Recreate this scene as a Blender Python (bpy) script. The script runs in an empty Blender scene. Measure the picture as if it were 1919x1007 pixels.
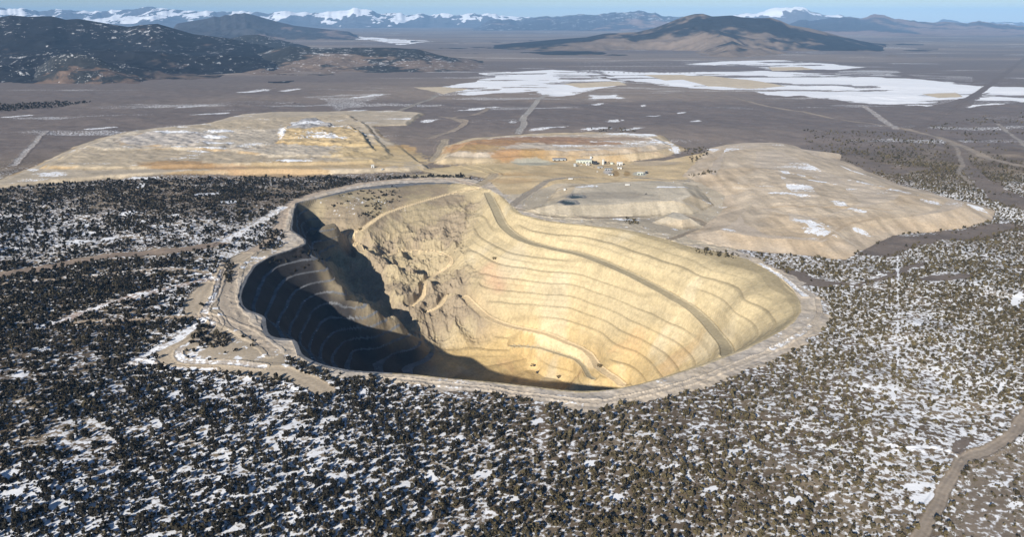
import bpy, math, time
import numpy as np
from math import radians, sin, cos, tan, atan, pi
from mathutils import Vector

T0 = time.time()
S = bpy.context.scene
COL = S.collection

# ------------------------------------------------------------------ camera
PW, PH = 1200, 630.5             # the photograph proper (its blank border left out)
F, CX, CY, HOR, CH = 940.0, 600.0, 297.0, 14.0, 400.0
PIT = atan((CY - HOR) / F)       # downward pitch
cam = bpy.data.objects.new('camera', bpy.data.cameras.new('camera'))
COL.objects.link(cam)
cam.location = (0, 0, CH)
cam.rotation_euler = (pi / 2 - PIT, 0, 0)
cam.data.sensor_width = 36.0
cam.data.sensor_fit = 'HORIZONTAL'
cam.data.lens = F / PW * 36.0
cam.data.shift_x = (PW / 2 - CX) / PW
cam.data.shift_y = -(PH / 2 - CY - 6.0) / PW
cam.data.clip_start = 1.0
cam.data.clip_end = 400000.0
S.camera = cam

# ------------------------------------------------------------------ world, sun, exposure
SUN_EL, SUN_AZ = radians(24.0), radians(28.0)   # light travels toward +AZ (right of forward)
w = bpy.data.worlds.new('World'); S.world = w; w.use_nodes = True
nt = w.node_tree; nt.nodes.clear()
sky = nt.nodes.new('ShaderNodeTexSky'); sky.sky_type = 'NISHITA'; sky.sun_disc = False
sky.sun_elevation = SUN_EL; sky.sun_rotation = SUN_AZ + pi
sky.altitude = 2000.0; sky.air_density = 1.0; sky.dust_density = 0.05; sky.ozone_density = 3.5
bg = nt.nodes.new('ShaderNodeBackground'); bg.inputs['Strength'].default_value = 0.055
out = nt.nodes.new('ShaderNodeOutputWorld')
nt.links.new(sky.outputs[0], bg.inputs[0]); nt.links.new(bg.outputs[0], out.inputs[0])
sun = bpy.data.objects.new('sun', bpy.data.lights.new('sun', 'SUN')); COL.objects.link(sun)
sun.data.energy = 4.8; sun.data.angle = radians(0.5); sun.data.color = (1.0, 0.94, 0.85)
sd = Vector((sin(SUN_AZ) * cos(SUN_EL), cos(SUN_AZ) * cos(SUN_EL), -sin(SUN_EL)))
sun.rotation_euler = sd.to_track_quat('-Z', 'Y').to_euler()
sun.location = (-600, -900, 900)
S.view_settings.view_transform = 'Standard'; S.view_settings.look = 'None'
S.view_settings.gamma = 1.0; S.view_settings.use_curve_mapping = False
S.view_settings.exposure = 0.52
S.cycles.max_bounces = 6; S.cycles.diffuse_bounces = 3; S.cycles.volume_bounces = 0

# ------------------------------------------------------------------ maths helpers
RNG = np.random.RandomState(11)
TAB = RNG.rand(65536)

def vnoise(x, y, seed):
    xi = np.floor(x).astype(np.int64); yi = np.floor(y).astype(np.int64)
    fx = x - xi; fy = y - yi
    fx = fx * fx * fx * (fx * (fx * 6 - 15) + 10); fy = fy * fy * fy * (fy * (fy * 6 - 15) + 10)
    def h(a, b):
        k = (a * 73856093) ^ (b * 19349663) ^ (seed * 83492791)
        k = (k ^ (k >> 13)) * 1274126177
        return TAB[(k ^ (k >> 16)) & 0xFFFF]
    a = h(xi, yi); b = h(xi + 1, yi); c = h(xi, yi + 1); d = h(xi + 1, yi + 1)
    return (a + (b - a) * fx) * (1 - fy) + (c + (d - c) * fx) * fy

def fbm(x, y, size, octv=4, seed=1, gain=0.5):
    x = np.asarray(x, float) / size; y = np.asarray(y, float) / size
    s = np.zeros(x.shape); a = 1.0; t = 0.0
    for i in range(octv):
        s += a * vnoise(x, y, seed + i * 17); t += a
        a *= gain; x = x * 2.03 + 5.3; y = y * 2.03 + 1.7
    return s / t

def ridged(x, y, size, octv=4, seed=1):
    x = np.asarray(x, float) / size; y = np.asarray(y, float) / size
    s = np.zeros(x.shape); a = 1.0; t = 0.0
    for i in range(octv):
        s += a * (1 - np.abs(vnoise(x, y, seed + i * 17) * 2 - 1)); t += a
        a *= 0.5; x = x * 2.07 + 3.1; y = y * 2.07 + 7.7
    return s / t

def sstep(a, b, v):
    v = np.clip((v - a) / (b - a), 0, 1)
    return v * v * (3 - 2 * v)

def ray(px, py):
    px = np.asarray(px, float); py = np.asarray(py, float)
    dx = (px - CX) / F; dy = (py - CY) / F
    return dx, cos(PIT) - dy * sin(PIT), sin(PIT) + dy * cos(PIT)

def G(pts, z=0.0):
    """photo points on a horizontal plane -> world xy"""
    p = np.asarray(pts, float)
    dx, fw, dn = ray(p[:, 0], p[:, 1])
    t = (CH - z) / dn
    return np.stack([dx * t, fw * t], 1)

def P(x, y, z=0.0):
    """world -> photo pixels"""
    drop = CH - z
    dep = y * cos(PIT) + drop * sin(PIT)
    dep = np.where(dep > 1, dep, 1)
    return CX + F * x / dep, CY + F * (drop * cos(PIT) - y * sin(PIT)) / dep

def inside(x, y, poly):
    poly = np.asarray(poly)
    r = np.zeros(x.shape, bool)
    lo = poly.min(0); hi = poly.max(0)
    k = np.nonzero((x >= lo[0]) & (x <= hi[0]) & (y >= lo[1]) & (y <= hi[1]))[0]
    if len(k) == 0: return r
    xs = x[k]; ys = y[k]; c = np.zeros(len(k), bool)
    n = len(poly)
    for i in range(n):
        x1, y1 = poly[i]; x2, y2 = poly[(i + 1) % n]
        if y1 == y2: continue
        m = (y1 > ys) != (y2 > ys)
        c ^= m & (xs < (x2 - x1) * (ys - y1) / (y2 - y1) + x1)
    r[k] = c
    return r

def pdist(x, y, line, maxd, closed=False, val=None):
    """distance to a polyline, capped; optionally the interpolated value along it"""
    line = np.asarray(line, float)
    d = np.full(x.shape, float(maxd)); v = np.zeros(x.shape)
    n = len(line); segs = n if closed else n - 1
    lo = line.min(0) - maxd; hi = line.max(0) + maxd
    K = np.nonzero((x > lo[0]) & (x < hi[0]) & (y > lo[1]) & (y < hi[1]))[0]
    if len(K) == 0: return (d, v) if val is not None else d
    X = x[K]; Y = y[K]; D = d[K]; Vv = v[K]
    for i in range(segs):
        a = line[i]; b = line[(i + 1) % n]
        m = np.nonzero((X > min(a[0], b[0]) - maxd) & (X < max(a[0], b[0]) + maxd) & (Y > min(a[1], b[1]) - maxd) & (Y < max(a[1], b[1]) + maxd))[0]
        if len(m) == 0: continue
        ex, ey = b - a; L = ex * ex + ey * ey + 1e-9
        u = np.clip(((X[m] - a[0]) * ex + (Y[m] - a[1]) * ey) / L, 0, 1)
        q = np.hypot(X[m] - a[0] - u * ex, Y[m] - a[1] - u * ey)
        g = q < D[m]
        D[m[g]] = q[g]
        if val is not None:
            j = (i + 1) % n
            Vv[m[g]] = val[i] + (val[j] - val[i]) * u[g]
    d[K] = D; v[K] = Vv
    return (d, v) if val is not None else d

def smooth_line(pts, n=6):
    p = np.asarray(pts, float); o = []
    for i in range(len(p) - 1):
        p0 = p[max(i - 1, 0)]; p1 = p[i]; p2 = p[i + 1]; p3 = p[min(i + 2, len(p) - 1)]
        for k in range(n):
            t = k / n
            o.append(0.5 * (2 * p1 + (p2 - p0) * t + (2 * p0 - 5 * p1 + 4 * p2 - p3) * t * t + (3 * p1 - p0 - 3 * p2 + p3) * t ** 3))
    o.append(p[-1])
    return np.array(o)

def lin(r, g, b):
    f = lambda c: (c / 255 / 12.92) if c / 255 <= 0.04045 else ((c / 255 + 0.055) / 1.055) ** 2.4
    return np.array([f(r), f(g), f(b)])

# ------------------------------------------------------------------ traced shapes (photo pixels)
RIM = [(347,232),(372,226),(400,219),(425,214),(460,210),(500,208),(530,208.5),(555,212),(575,217),(590,226),(600,236),(612,246),
       (640,253),(680,258),(720,261.5),(750,267),(780,275),(810,284),(845,290),(875,298),(900,311),(915,321),(930,335),(938,348),
       (939,360),(931,372),(915,383),(895,394),(875,404),(850,414),(825,423),(800,431),(775,439),(750,446),(725,451),(700,454),
       (680,455),(655,453),(630,450),(600,446.5),(560,442),(520,438.5),(470,433.5),(430,432),(405,430),(382,426),(362,419),(348,411),
       (345,401),(342,394),(325,393.5),(313,391),(308,385),(306,375),(307,367),(299,363),(288,360),(281,353),(279,343),(282,330),
       (288,318),(298,305),(320,293),(340,287),(357,280),(355,275),(348,270),(339,264),(341,255),(343,245)]
RIMW = G(RIM)

def L(z, *pts): return [(a, b, z) for a, b in pts]
CTRL = []
CTRL += L(-16, (612,258),(640,267),(700,275),(740,286),(770,297),(820,317),(870,344),(905,364))
CTRL += L(-33, (680,284),(726,300),(770,315),(820,333),(860,354),(885,372),(891,386))
CTRL += L(-72, (562,296),(600,310),(640,316),(690,323),(720,333),(770,350),(800,363),(830,385),(848,404))
CTRL += L(-85, (600,320),(650,327),(690,334),(740,353),(780,372),(820,392),(833,408))
CTRL += L(-103, (620,338),(660,341),(690,350),(740,372),(790,395),(812,416))
CTRL += L(-125, (600,356),(640,358),(670,361),(700,372),(760,403),(785,424))
CTRL += L(-142, (600,367),(650,372),(700,387),(745,412),(765,433))
CTRL += L(-175, (600,395),(650,401),(685,424),(703,443))
CTRL += L(-220, (605,433),(640,436),(655,440),(625,426),(670,446))
CTRL += L(-17, (302,330),(308,318),(320,308),(345,297),(362,288))
CTRL += L(-34, (311,362),(320,340),(328,326),(345,316),(370,303))
CTRL += L(-51, (320,376),(335,347),(343,338),(358,329),(378,315))
CTRL += L(-68, (338,386),(347,365),(352,354),(390,332))
CTRL += L(-85, (349,397),(356,375),(362,361),(385,349),(404,340))
CTRL += L(-102, (362,410),(365,388),(372,376),(395,361),(418,350))
CTRL += L(-119, (373,418),(376,400),(386,386),(420,369),(433,360))
CTRL += L(-136, (390,423),(397,400),(420,380),(446,371))
CTRL += L(-153, (402,427),(420,402),(445,388),(462,380))
CTRL += L(-170, (440,426),(460,407),(477,390))
CTRL += L(-186, (470,426),(500,405))
CTRL += L(-198, (520,425),(545,415)) + L(-208, (560,434)) + L(-215, (590,438))
# spur crest between the left bowl and the notch
CTRL += [(374,292,-12),(388,304,-24),(401,318,-38),(413,333,-54),(428,345,-74),(444,357,-96),(459,368,-117),(472,380,-141),(487,389,-161),(503,396,-178)]
# notch (dark canyon) floor and its rock point
CTRL += [(350,262,-26),(358,275,-48),(366,270,-64),(374,290,-88),(384,280,-82),(396,310,-112),(392,290,-98),(415,330,-126),(410,305,-118),(432,345,-140),(455,366,-158),(478,382,-172)]
CTRL += [(360,240,-22),(370,250,-34),(376,254,-16),(392,252,-18),(380,255,-34),(398,262,-36),(396,266,-52),(420,280,-70),(416,285,-86)]
# upper left face, knobs, lit slope
CTRL += [(395,230,-8),(430,238,-22),(470,222,-10),(520,217,-12),(440,258,-48),(422,264,-52),(428,286,-68),(434,300,-84),(425,292,-96),(480,258,-56),(500,238,-32),
         (480,286,-92),(530,262,-60),(555,232,-26),(565,255,-42),(552,278,-62),(538,296,-82),(445,305,-100),(444,330,-128),(462,318,-104),(468,345,-128),(500,320,-112),
         (515,318,-116),(500,345,-130),(478,362,-142),(520,362,-142),(520,340,-126),(545,348,-130),(565,370,-150),(500,386,-172),(540,395,-178),(570,385,-168),(530,300,-92),(560,320,-92),(565,340,-112),(490,372,-146),(458,352,-134)]
CT = np.array(CTRL)
cw = np.array([G([(a, b)], c)[0] for a, b, c in CTRL]); cz = CT[:, 2]
near = G([(725,451),(680,455),(630,450),(560,442),(470,433.5),(400,429),(360,418)])
hid = []
for (nx, ny), ang in zip(near, (100, 92, 85, 78, 66, 58, 50)):
    for dd, zz in ((30, -28), (80, -80), (150, -150)):
        hid.append((nx + dd * cos(radians(ang)), ny + dd * sin(radians(ang)), zz))
hid += [(60, 1040, -215), (120, 1100, -214), (0, 1100, -205), (-80, 1150, -190), (150, 1180, -216), (60, 1200, -222)]
hid = np.array(hid)
rimz = smooth_line(np.vstack([RIMW, RIMW[:1]]), 2)
PTS = np.vstack([rimz, cw, hid[:, :2]]) / 300.0
VAL = np.concatenate([np.zeros(len(rimz)), cz, hid[:, 2]])
SOFTC = (18.0 / 300) ** 2
_d = np.sqrt((PTS[:, None, 0] - PTS[None, :, 0]) ** 2 + (PTS[:, None, 1] - PTS[None, :, 1]) ** 2 + SOFTC)
_n = len(PTS)
_A = np.zeros((_n + 3, _n + 3)); _A[:_n, :_n] = -_d + np.eye(_n) * 0.012
_A[:_n, _n] = 1; _A[:_n, _n + 1:] = PTS; _A[_n, :_n] = 1; _A[_n + 1:, :_n] = PTS.T
RW = np.linalg.solve(_A, np.concatenate([VAL, [0, 0, 0]]))

def pit_base(x, y):
    o = np.zeros(len(x))
    for i in range(0, len(x), 40000):
        a = x[i:i + 40000] / 300; b = y[i:i + 40000] / 300
        q = -np.sqrt((a[:, None] - PTS[None, :, 0]) ** 2 + (b[:, None] - PTS[None, :, 1]) ** 2 + SOFTC)
        o[i:i + 40000] = q @ RW[:_n] + RW[_n] + RW[_n + 1] * a + RW[_n + 2] * b
    return o

def hit(pts):
    """photo points -> world xyz on the ground or the pit's surface"""
    r = []
    for px, py in pts:
        dx, fw, dn = ray(px, py)
        zs = np.arange(0, -240, -1.0)
        t = (CH - zs) / dn
        x = dx * t; y = fw * t
        ins = inside(x, y, RIMW)
        zb = np.where(ins, np.minimum(pit_base(x, y), 0), 0.0)
        k = np.nonzero(zs <= zb)[0]
        i = k[0] if len(k) else 0
        r.append((x[i], y[i], zb[i]))
    return np.array(r)

# haul roads inside the pit (photo px, half width m)
PIT_ROADS = [
    ([(572,222),(580,240),(592,262),(612,277),(640,285),(670,292),(698,300),(740,318),(770,335),(800,351),(820,366),(838,386),(849,400),(852,412)], 11, 0),
    ([(545,343),(560,358),(575,370),(600,378),(640,388),(668,400),(700,421),(728,446)], 9, 1),
    ([(560,216),(530,222),(500,230),(470,239),(450,246),(436,256),(424,264),(412,271),(414,280),(424,290)], 6.5, 1),
    ([(440,300),(460,293),(485,289),(510,290),(526,296),(528,304),(518,313),(505,321),(496,330),(496,342),(488,352),(478,359)], 5, 1),
    ([(498,362),(512,357),(520,348),(526,341),(540,344)], 5, 1),
    ([(600,402),(650,408),(676,420),(695,440)], 5, 0),
]
PIT_ROADS_W = []
for pts, hw, kind in PIT_ROADS:
    h3 = hit(smooth_line(pts, 3))
    zz = h3[:, 2].copy()
    for _ in range(4): zz[1:-1] = (zz[:-2] + zz[1:-1] * 2 + zz[2:]) / 4
    PIT_ROADS_W.append((h3[:, :2], zz, hw, kind))
SOFT = hit([(352,234),(420,216),(520,211),(562,217),(566,238),(552,262),(546,285),(540,300),(556,318),(560,345),(585,380),(560,395),(520,402),(490,396),(466,388),(446,372),(426,356),(408,342),(392,328),(382,314),(374,296),(384,288),(392,275),(384,262),(370,254),(358,243)])[:, :2]

# surface roads (photo px, half width m, shade, snow)
ROADS = [
    ([(560,213),(530,205),(500,204.5),(450,206.5),(410,212.5),(370,222),(347,230),(336,238),(331,252),(322,268),(305,284),(282,297),(264,306)], 11, (.48,.39,.30), .05),
    ([(330,238),(318,246),(300,257),(276,270),(258,282)], 12, (.47,.42,.36), .55),
    ([(290,293),(275,302),(257,318),(246,326),(233,342),(228,356),(238,366),(246,376),(236,384),(215,394),(198,403),(196,412),(206,420),(226,422),(280,425),(330,432),(358,441),(376,452)], 14, (.47,.39,.29), .05),
    ([(262,312),(256,330),(250,345),(240,362),(250,372),(246,382),(232,392),(214,400),(210,410),(222,416),(270,419),(310,424)], 5, (.42,.37,.32), .42),
    ([(236,364),(262,371),(285,381),(305,395),(320,408)], 9, (.44,.37,.29), .2),
    ([(272,306),(268,325),(264,345),(274,362),(288,378),(302,388)], 14, (.44,.37,.29), .1),
    ([(-40,322),(0,318),(80,304),(130,297),(200,290),(258,281)], 16, (.27,.21,.165), .05),
    ([(0,329),(80,321),(140,316.5),(200,313.5),(240,316),(252,324)], 6, (.34,.28,.22), .35),
    ([(60,374),(85,364),(120,354),(160,343),(200,333.5),(232,326),(246,322)], 9, (.36,.29,.25), .5),
    ([(85,372),(120,370.5),(160,369),(210,366.5),(235,366)], 6.5, (.34,.27,.20), .3),
    ([(155,418),(175,405),(205,392),(225,378),(240,368)], 7, (.4,.36,.33), .55),
    ([(160,414),(185,420),(220,424),(250,426)], 5, (.36,.28,.2), .6),
    ([(1050,690),(1072,640),(1085,612),(1096,590),(1106,570),(1120,547),(1132,535),(1160,522),(1184,508),(1198,492),(1208,470),(1222,450),(1260,420)], 6.5, (.33,.275,.22), .0),
    ([(958,345),(960,362),(948,380),(900,407),(840,431),(780,451),(700,466),(640,460),(560,449),(480,441),(420,438)], 4, (.50,.43,.345), .05),
    ([(890,304),(920,322),(944,342)], 5, (.50,.44,.37), .6),
    ([(905,404),(930,391),(948,376)], 4, (.50,.44,.37), .5),
    ([(1124,534),(1112,527),(1085,522),(1055,523),(1035,520)], 2.5, (.34,.29,.23), .55),
    ([(1072,149),(1100,132),(1130,113.5),(1160,94),(1180,79),(1204,60)], 22, (.17,.14,.125), .0),
    ([(860,110),(900,119),(960,130),(1040,142),(1080,150),(1120,162),(1160,178),(1205,189)], 14, (.30,.25,.20), .05),
    ([(1012,118),(1050,145)], 14, (.34,.3,.27), .3),
    ([(607,152),(614,141),(612,137),(620,125),(630,112),(641,104.5)], 14, (.34,.31,.28), .25),
    ([(455,128),(480,120),(512,106)], 12, (.30,.27,.23), .1),
    ([(505,158),(545,139),(530,134),(515,131)], 12, (.33,.27,.21), .1),
    ([(545,139),(530,133),(560,128),(572,121)], 12, (.30,.25,.2), .05),
    ([(1100,152),(1120,166),(1128,185),(1124,196),(1140,208)], 6, (.28,.24,.2), .0),
    ([(15,190),(25,180),(38,165),(46,155),(55,148)], 9, (.34,.31,.29), .3),
    ([(508,182),(515,172),(522,160)], 14, (.36,.30,.22), 0),
    ([(1170,140),(1185,152),(1205,168)], 7, (.30,.27,.24), 0),
    ([(600,238),(612,226),(628,216),(650,207),(700,203),(760,203),(806,206)], 10, (.34,.29,.23), 0),
    ([(650,249),(700,250),(740,246),(780,241),(812,246),(828,256),(812,264),(786,276)], 8, (.31,.255,.19), 0),
    ([(560,212),(572,206),(580,200),(572,196),(556,190),(530,184),(500,183)], 13, (.43,.35,.24), 0),
    ([(600,238),(622,243),(640,247),(690,251)], 7, (.31,.26,.2), 0),
]
ROADS_W = [(G(smooth_line(p, 4)), hw, c, s) for p, hw, c, s in ROADS]

APRON = [(840,280),(880,294),(905,306),(930,320),(955,338),(970,353),(973,366),(967,380),(947,396),(920,411),(890,424),(850,440),(810,453),(770,463),(730,470),
         (697,477),(682,482),(665,474),(640,467),(600,460),(560,455),(520,452),(480,447),(450,443),(410,438),(380,434),(350,428),(330,414),(318,404),(300,398),(288,385),(284,372),
         (268,354),(266,338),(272,322),(284,308),(305,296),(330,283),(332,268),(330,250),(335,238),(350,229),(390,216),(430,208),(480,203),(540,203),(580,210),(606,232),(660,247),(720,254),(780,266)]
APRON_W = G(APRON)
BARE_L_W = G([(256,312),(285,290),(335,283),(300,302),(272,330),(268,350),(290,380),(310,400),(335,414),(352,430),(376,456),(335,440),(280,429),(215,427),(196,420),(198,403),(236,382),(232,360),(244,328)])
CLEAR = [  # bare brown clearings in the right-hand woodland
    [(900,310),(935,313),(965,322),(1000,328),(1030,318),(1065,308),(1090,300),(1080,312),(1040,324),(990,331),(935,333),(915,325)],
    [(1005,292),(1030,278),(1050,271),(1110,262),(1150,256),(1180,250),(1195,258),(1130,272),(1070,285),(1030,297)],
    [(1095,150),(1122,158),(1134,180),(1160,205),(1205,226),(1205,240),(1160,226),(1136,205),(1128,190),(1118,168)],
    [(1070,325),(1110,317),(1140,320),(1130,328),(1090,332)],
    [(1100,518),(1128,508),(1140,520),(1130,532),(1110,528)],
    [(985,176),(1010,180),(1060,192),(1100,190),(1060,200),(1010,196)],
]
CLEAR_W = [G(p) for p in CLEAR]
LAKE = [
    ([(510,98),(530,93),(555,90),(600,79),(640,76.5),(690,80),(728,90),(705,100),(665,106),(620,102),(560,104.5),(520,105)], 1.0),
    ([(680,76),(740,79),(800,79),(900,77),(960,80),(1060,86),(1140,93),(1172,97),(1132,110),(1092,118),(1040,116),(980,110),(920,106),(860,100),(800,97),(750,93),(730,88)], 1.0),
    ([(808,69),(850,66),(900,65),(950,67),(1020,72.5),(985,76),(900,75.5),(860,72)], .97),
    ([(1160,95.5),(1205,97),(1205,114),(1170,118),(1138,119)], .95),
    ([(395,37),(420,37),(470,40),(504,42.5),(475,47),(455,44),(420,40)], .9),
    ([(360,107),(420,103),(470,105),(440,115),(410,128),(395,120),(380,111)], .45),
    ([(560,80),(600,78.5),(600,82),(570,83)], .8),
    ([(690,104),(730,105),(745,110),(705,112)], .7),
    ([(1060,80),(1140,84),(1140,90),(1080,86)], .4),
    ([(990,76),(1050,78),(1060,83),(980,82)], .5),
]
LAKE_W = [(G(p), c) for p, c in LAKE]
SAND = [[(785,84),(830,83),(880,88),(922,95),(880,98),(830,95)], [(755,82),(800,82),(830,86),(780,89)], [(485,97),(520,96),(550,98),(520,104)], [(1080,104),(1120,102),(1128,108),(1100,110)],
        [(900,73),(940,73),(955,76),(905,77)], [(660,92),(725,90),(735,94),(680,97)]]
SAND_W = [G(p) for p in SAND]

# terraced dumps: (polygon px, plane z the outline was read at, height, slope width m, colour)
D_LEFT = [
    ([(-30,216),(10,204),(62,181),(97,165),(140,151),(190,145),(235,141.5),(282,130),(330,126.5),(400,126),(460,125),(497,128),(478,142),(440,144),(452,158),(482,175),(502,191),(480,195),(430,196),(380,197),(300,196),(200,200),(120,204),(60,209),(0,216)], 0, 7, 16, (.48,.40,.29)),
    ([(45,193),(70,180),(103,165),(145,152),(195,146),(260,138),(320,133),(410,130),(432,142),(446,160),(462,178),(440,186),(380,188),(300,189),(200,192),(110,194)], 7, 7, 16, (.49,.40,.275)),
    ([(98,168),(125,157),(150,151),(195,147),(240,146),(300,148),(410,142),(424,150),(440,172),(400,178),(320,179),(270,173),(200,170),(120,172)], 14, 6, 14, (.49,.42,.32)),
    ([(130,158),(185,147),(240,149),(268,156),(240,164),(190,167),(140,165)], 20, 3, 20, (.47,.42,.36)),
    ([(322,163),(332,144),(360,141.5),(414,142.5),(426,151),(436,166),(400,166),(360,164)], 20, 6, 14, (.55,.41,.22)),
    ([(336,145),(338,137),(352,131.5),(372,129.5),(390,141),(386,144)], 26, 4, 8, (.34,.32,.30)),
]
D_PAD = [
    ([(508,186),(520,168),(545,159),(620,153),(700,151),(775,154),(806,170),(780,177),(720,182),(640,183),(560,187)], 0, 10, 30, (.53,.42,.27)),
    ([(522,178),(540,163),(580,157),(640,155),(700,153),(768,155.5),(790,167),(740,174),(680,177),(610,177),(560,180)], 10, 10, 30, (.54,.455,.35)),
]
D_MID = [
    ([(612,243),(640,232),(650,216),(700,210),(770,207),(818,212),(838,232),(815,242),(770,243),(720,247),(660,249)], 0, 13, 50, (.53,.455,.335)),
    ([(762,253),(782,242),(812,248),(826,257),(800,262)], 0, 9, 25, (.50,.435,.33)),
]
D_RIGHT = [
    ([(832,168),(850,163),(900,161.5),(937,163.5),(944,170),(986,175),(984,183),(1002,190),(1040,204),(1100,221),(1142,231),(1167,239),(1162,249),(1132,257),(1062,267),(1045,270),(1012,288),(990,298),(950,293),(900,290),(866,286),(830,280),(800,270),(822,258),(846,240),(850,222),(800,200),(812,186)], 0, 11, 60, (.55,.45,.335)),
    ([(850,172),(900,165),(930,167),(970,182),(1000,196),(1060,214),(1110,228),(1100,240),(1040,255),(980,275),(900,270),(870,255),(868,230),(840,200)], 11, 7, 90, (.55,.455,.34)),
    ([(870,190),(930,195),(990,215),(1010,232),(960,250),(905,240),(880,215)], 18, 6, 80, (.545,.45,.335)),
]
PLANT = [(505,190),(560,186),(640,183),(720,181),(780,180),(830,172),(835,190),(800,206),(720,210),(650,212),(610,222),(590,222),(572,205)]
PLANT_W = G(PLANT)
PONDS = [([(656,231),(660,228),(672,230),(676,233),(664,233.5)], 13), ([(667,224.5),(672,222.5),(682,223.5),(684,226),(671,226.5)], 13)]
POND_W = [G(p, z) for p, z in PONDS]

# ------------------------------------------------------------------ the ground sheet
tc = np.concatenate([np.arange(-1.12, -.74, .004), np.arange(-.74, -.42, .0017), np.arange(-.42, .47, .0009), np.arange(.47, .76, .0016), np.arange(.76, 1.2, .004)])
rows = [180.0]
while rows[-1] < 62500:
    Y = rows[-1]
    if Y < 460: s = 6.0
    elif Y < 780: s = 2.6
    elif Y < 1680: s = 1.7
    elif Y < 3500: s = 4.5
    else: s = Y * .0028 if Y < 12000 else Y * .012
    rows.append(Y + s)
ry = np.array(rows)
NC, NR = len(tc), len(ry)
X = (ry[:, None] * tc[None, :]).ravel(); Y = np.repeat(ry, NC)
N = len(X)
PXg, PYg = P(X, Y)
print('grid', NC, NR, N, round(time.time() - T0, 1))

inpit = inside(X, Y, RIMW)
drim = pdist(X, Y, RIMW, 220, closed=True)
Z = np.zeros(N); C = np.zeros((N, 3)); SN = np.zeros(N); RO = np.zeros(N, np.int8)   # RO = which surface object
# natural relief
und = (fbm(X, Y, 330, 5, 3) - .5) * 26 * sstep(500, 900, Y) + (fbm(X, Y, 70, 4, 5) - .5) * 5
und *= sstep(15, 160, drim) * (1 - .75 * sstep(3000, 6000, Y))
awx = (fbm(X, Y, 26, 4, 55) - .5) * 30; awy = (fbm(X, Y, 26, 4, 56) - .5) * 30
apr = inside(X + awx, Y + awy, APRON_W) & ~inpit
dap = pdist(X, Y, APRON_W, 40, closed=True)
Z += und * np.where(apr, 0.15, 1)

# ---- ground colours
big = fbm(X, Y, 600, 4, 21); med = fbm(X, Y, 60, 4, 23); fine = fbm(X, Y, 14, 3, 25)
plain = np.array([.180, .150, .136]); plain2 = np.array([.27, .22, .18]); soil = np.array([.15, .115, .08]); soil2 = np.array([.25, .20, .14])
far = sstep(1900, 2700, Y + (big - .5) * 700)
leftside = sstep(80, -250, X - (Y - 1000) * .05)
base_p = plain + (plain2 - plain) * np.clip((fbm(X * .35, Y, 900, 5, 31) - .38) * 3, 0, 1)[:, None]
base_s = soil + (soil2 - soil) * np.clip((med - .45) * 4, 0, 1)[:, None]
C[:] = base_s * (1 - far[:, None]) + base_p * far[:, None]
strk = fbm(X * .22, Y, 160, 4, 33)
SN = (1 - far) * (.36 + .22 * leftside - .20 * sstep(1350, 1750, Y) * leftside + (big - .5) * .7) + far * np.clip((strk - .58) * 2.2, 0, .42)
# more snow at the lower left corner
SN += .30 * sstep(150, -20, PXg) * sstep(520, 570, PYg)
cwx = (fbm(X, Y, 45, 4, 27) - .5) * 60; cwy = (fbm(X, Y, 45, 4, 28) - .5) * 60
for p in CLEAR_W:
    m = inside(X + cwx, Y + cwy, p); C[m] = np.array([.19, .155, .13]); SN[m] *= .25
cm = inside(X + cwx * .6, Y + cwy * .6, G([(1138,538),(1168,528),(1230,512),(1260,640),(1090,640),(1118,592),(1130,556)]))
C[cm] = (np.array([.24, .195, .15]) * (.75 + .5 * med[:, None]))[cm]; SN[cm] *= .72
# snow blobs in the left woodland: (px,py,half length px,half height px)
BLOB = [(62,371,24,5),(100,258,9,2),(50,272,14,2),(105,268,11,2),(150,246,14,2),(175,255,12,2),(190,262,10,2),(205,250,10,2),(20,286,20,2.5),(90,280,14,2),(130,276,10,2),(30,262,12,1.5),(165,212,6,4),(240,222,16,2),(270,232,12,2),
        (12,404,8,3),(50,404,10,3),(72,417,6,3),(25,433,10,4),(95,436,8,2),(140,445,14,2.5),(185,449,6,2),(76,486,11,4),(120,480,12,3.5),(205,456,12,4),(165,465,16,2.5),(260,475,8,3),(188,490,9,3.5),(312,507,9,4),(235,520,6,3),(250,540,8,3),
        (130,570,10,3),(95,568,12,4),(200,555,14,3),(265,573,7,4),(20,575,26,9),(45,588,30,6),(10,553,14,4),(60,560,10,3),(568,551,14,5),(505,552,7,5),(480,562,14,3),(455,576,12,3),(628,489,8,3),(425,455,16,4),(455,510,10,4),
        (535,510,8,4),(860,527,16,2.5),(1173,454,5,5),(1072,378,14,3),(1165,485,4,4),(1080,522,20,2),(815,510,8,3),(690,540,8,3),(720,578,12,3),(600,580,16,3),(930,582,10,4),(830,570,10,3),(1075,566,22,5),(1085,580,18,4),(1170,565,14,3),
        (1190,588,8,3),(1047,460,3,14),(1052,400,1.6,34),(1052,330,1.2,30),(1150,330,14,5),(1190,350,8,8),(1165,360,10,4),(700,116,10,1.2),(600,140,8,1),(720,137,12,1.4),(755,118,5,.8),(800,125,6,.8),(640,147,20,1.5),(700,147,18,1.5),
        (740,146,14,1.5),(765,129,8,1),(815,137,8,1),(120,144,24,1),(250,128,40,1),(20,130,30,.8),(225,119,60,.8),(300,101,20,1.2),(340,100,14,1),(430,107,26,1.5),(410,126,22,1.6),(470,130,20,1.4),(560,122,26,1.4),(505,136,12,1.5)]
for bx, by, bl, bh in BLOB:
    k = np.nonzero((np.abs(PXg - bx) < bl * 1.6) & (np.abs(PYg - by) < bh * 2.0))[0]
    q = ((PXg[k] - bx) / bl) ** 2 + ((PYg[k] - by + (PXg[k] - bx) * .10) / bh) ** 2
    SN[k] = np.maximum(SN[k], np.where(PYg[k] < 150, .62, .95) * sstep(1.6, .3, q + (fine[k] - .5) * 1.8 + (med[k] - .5) * 1.6))
del strk
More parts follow.
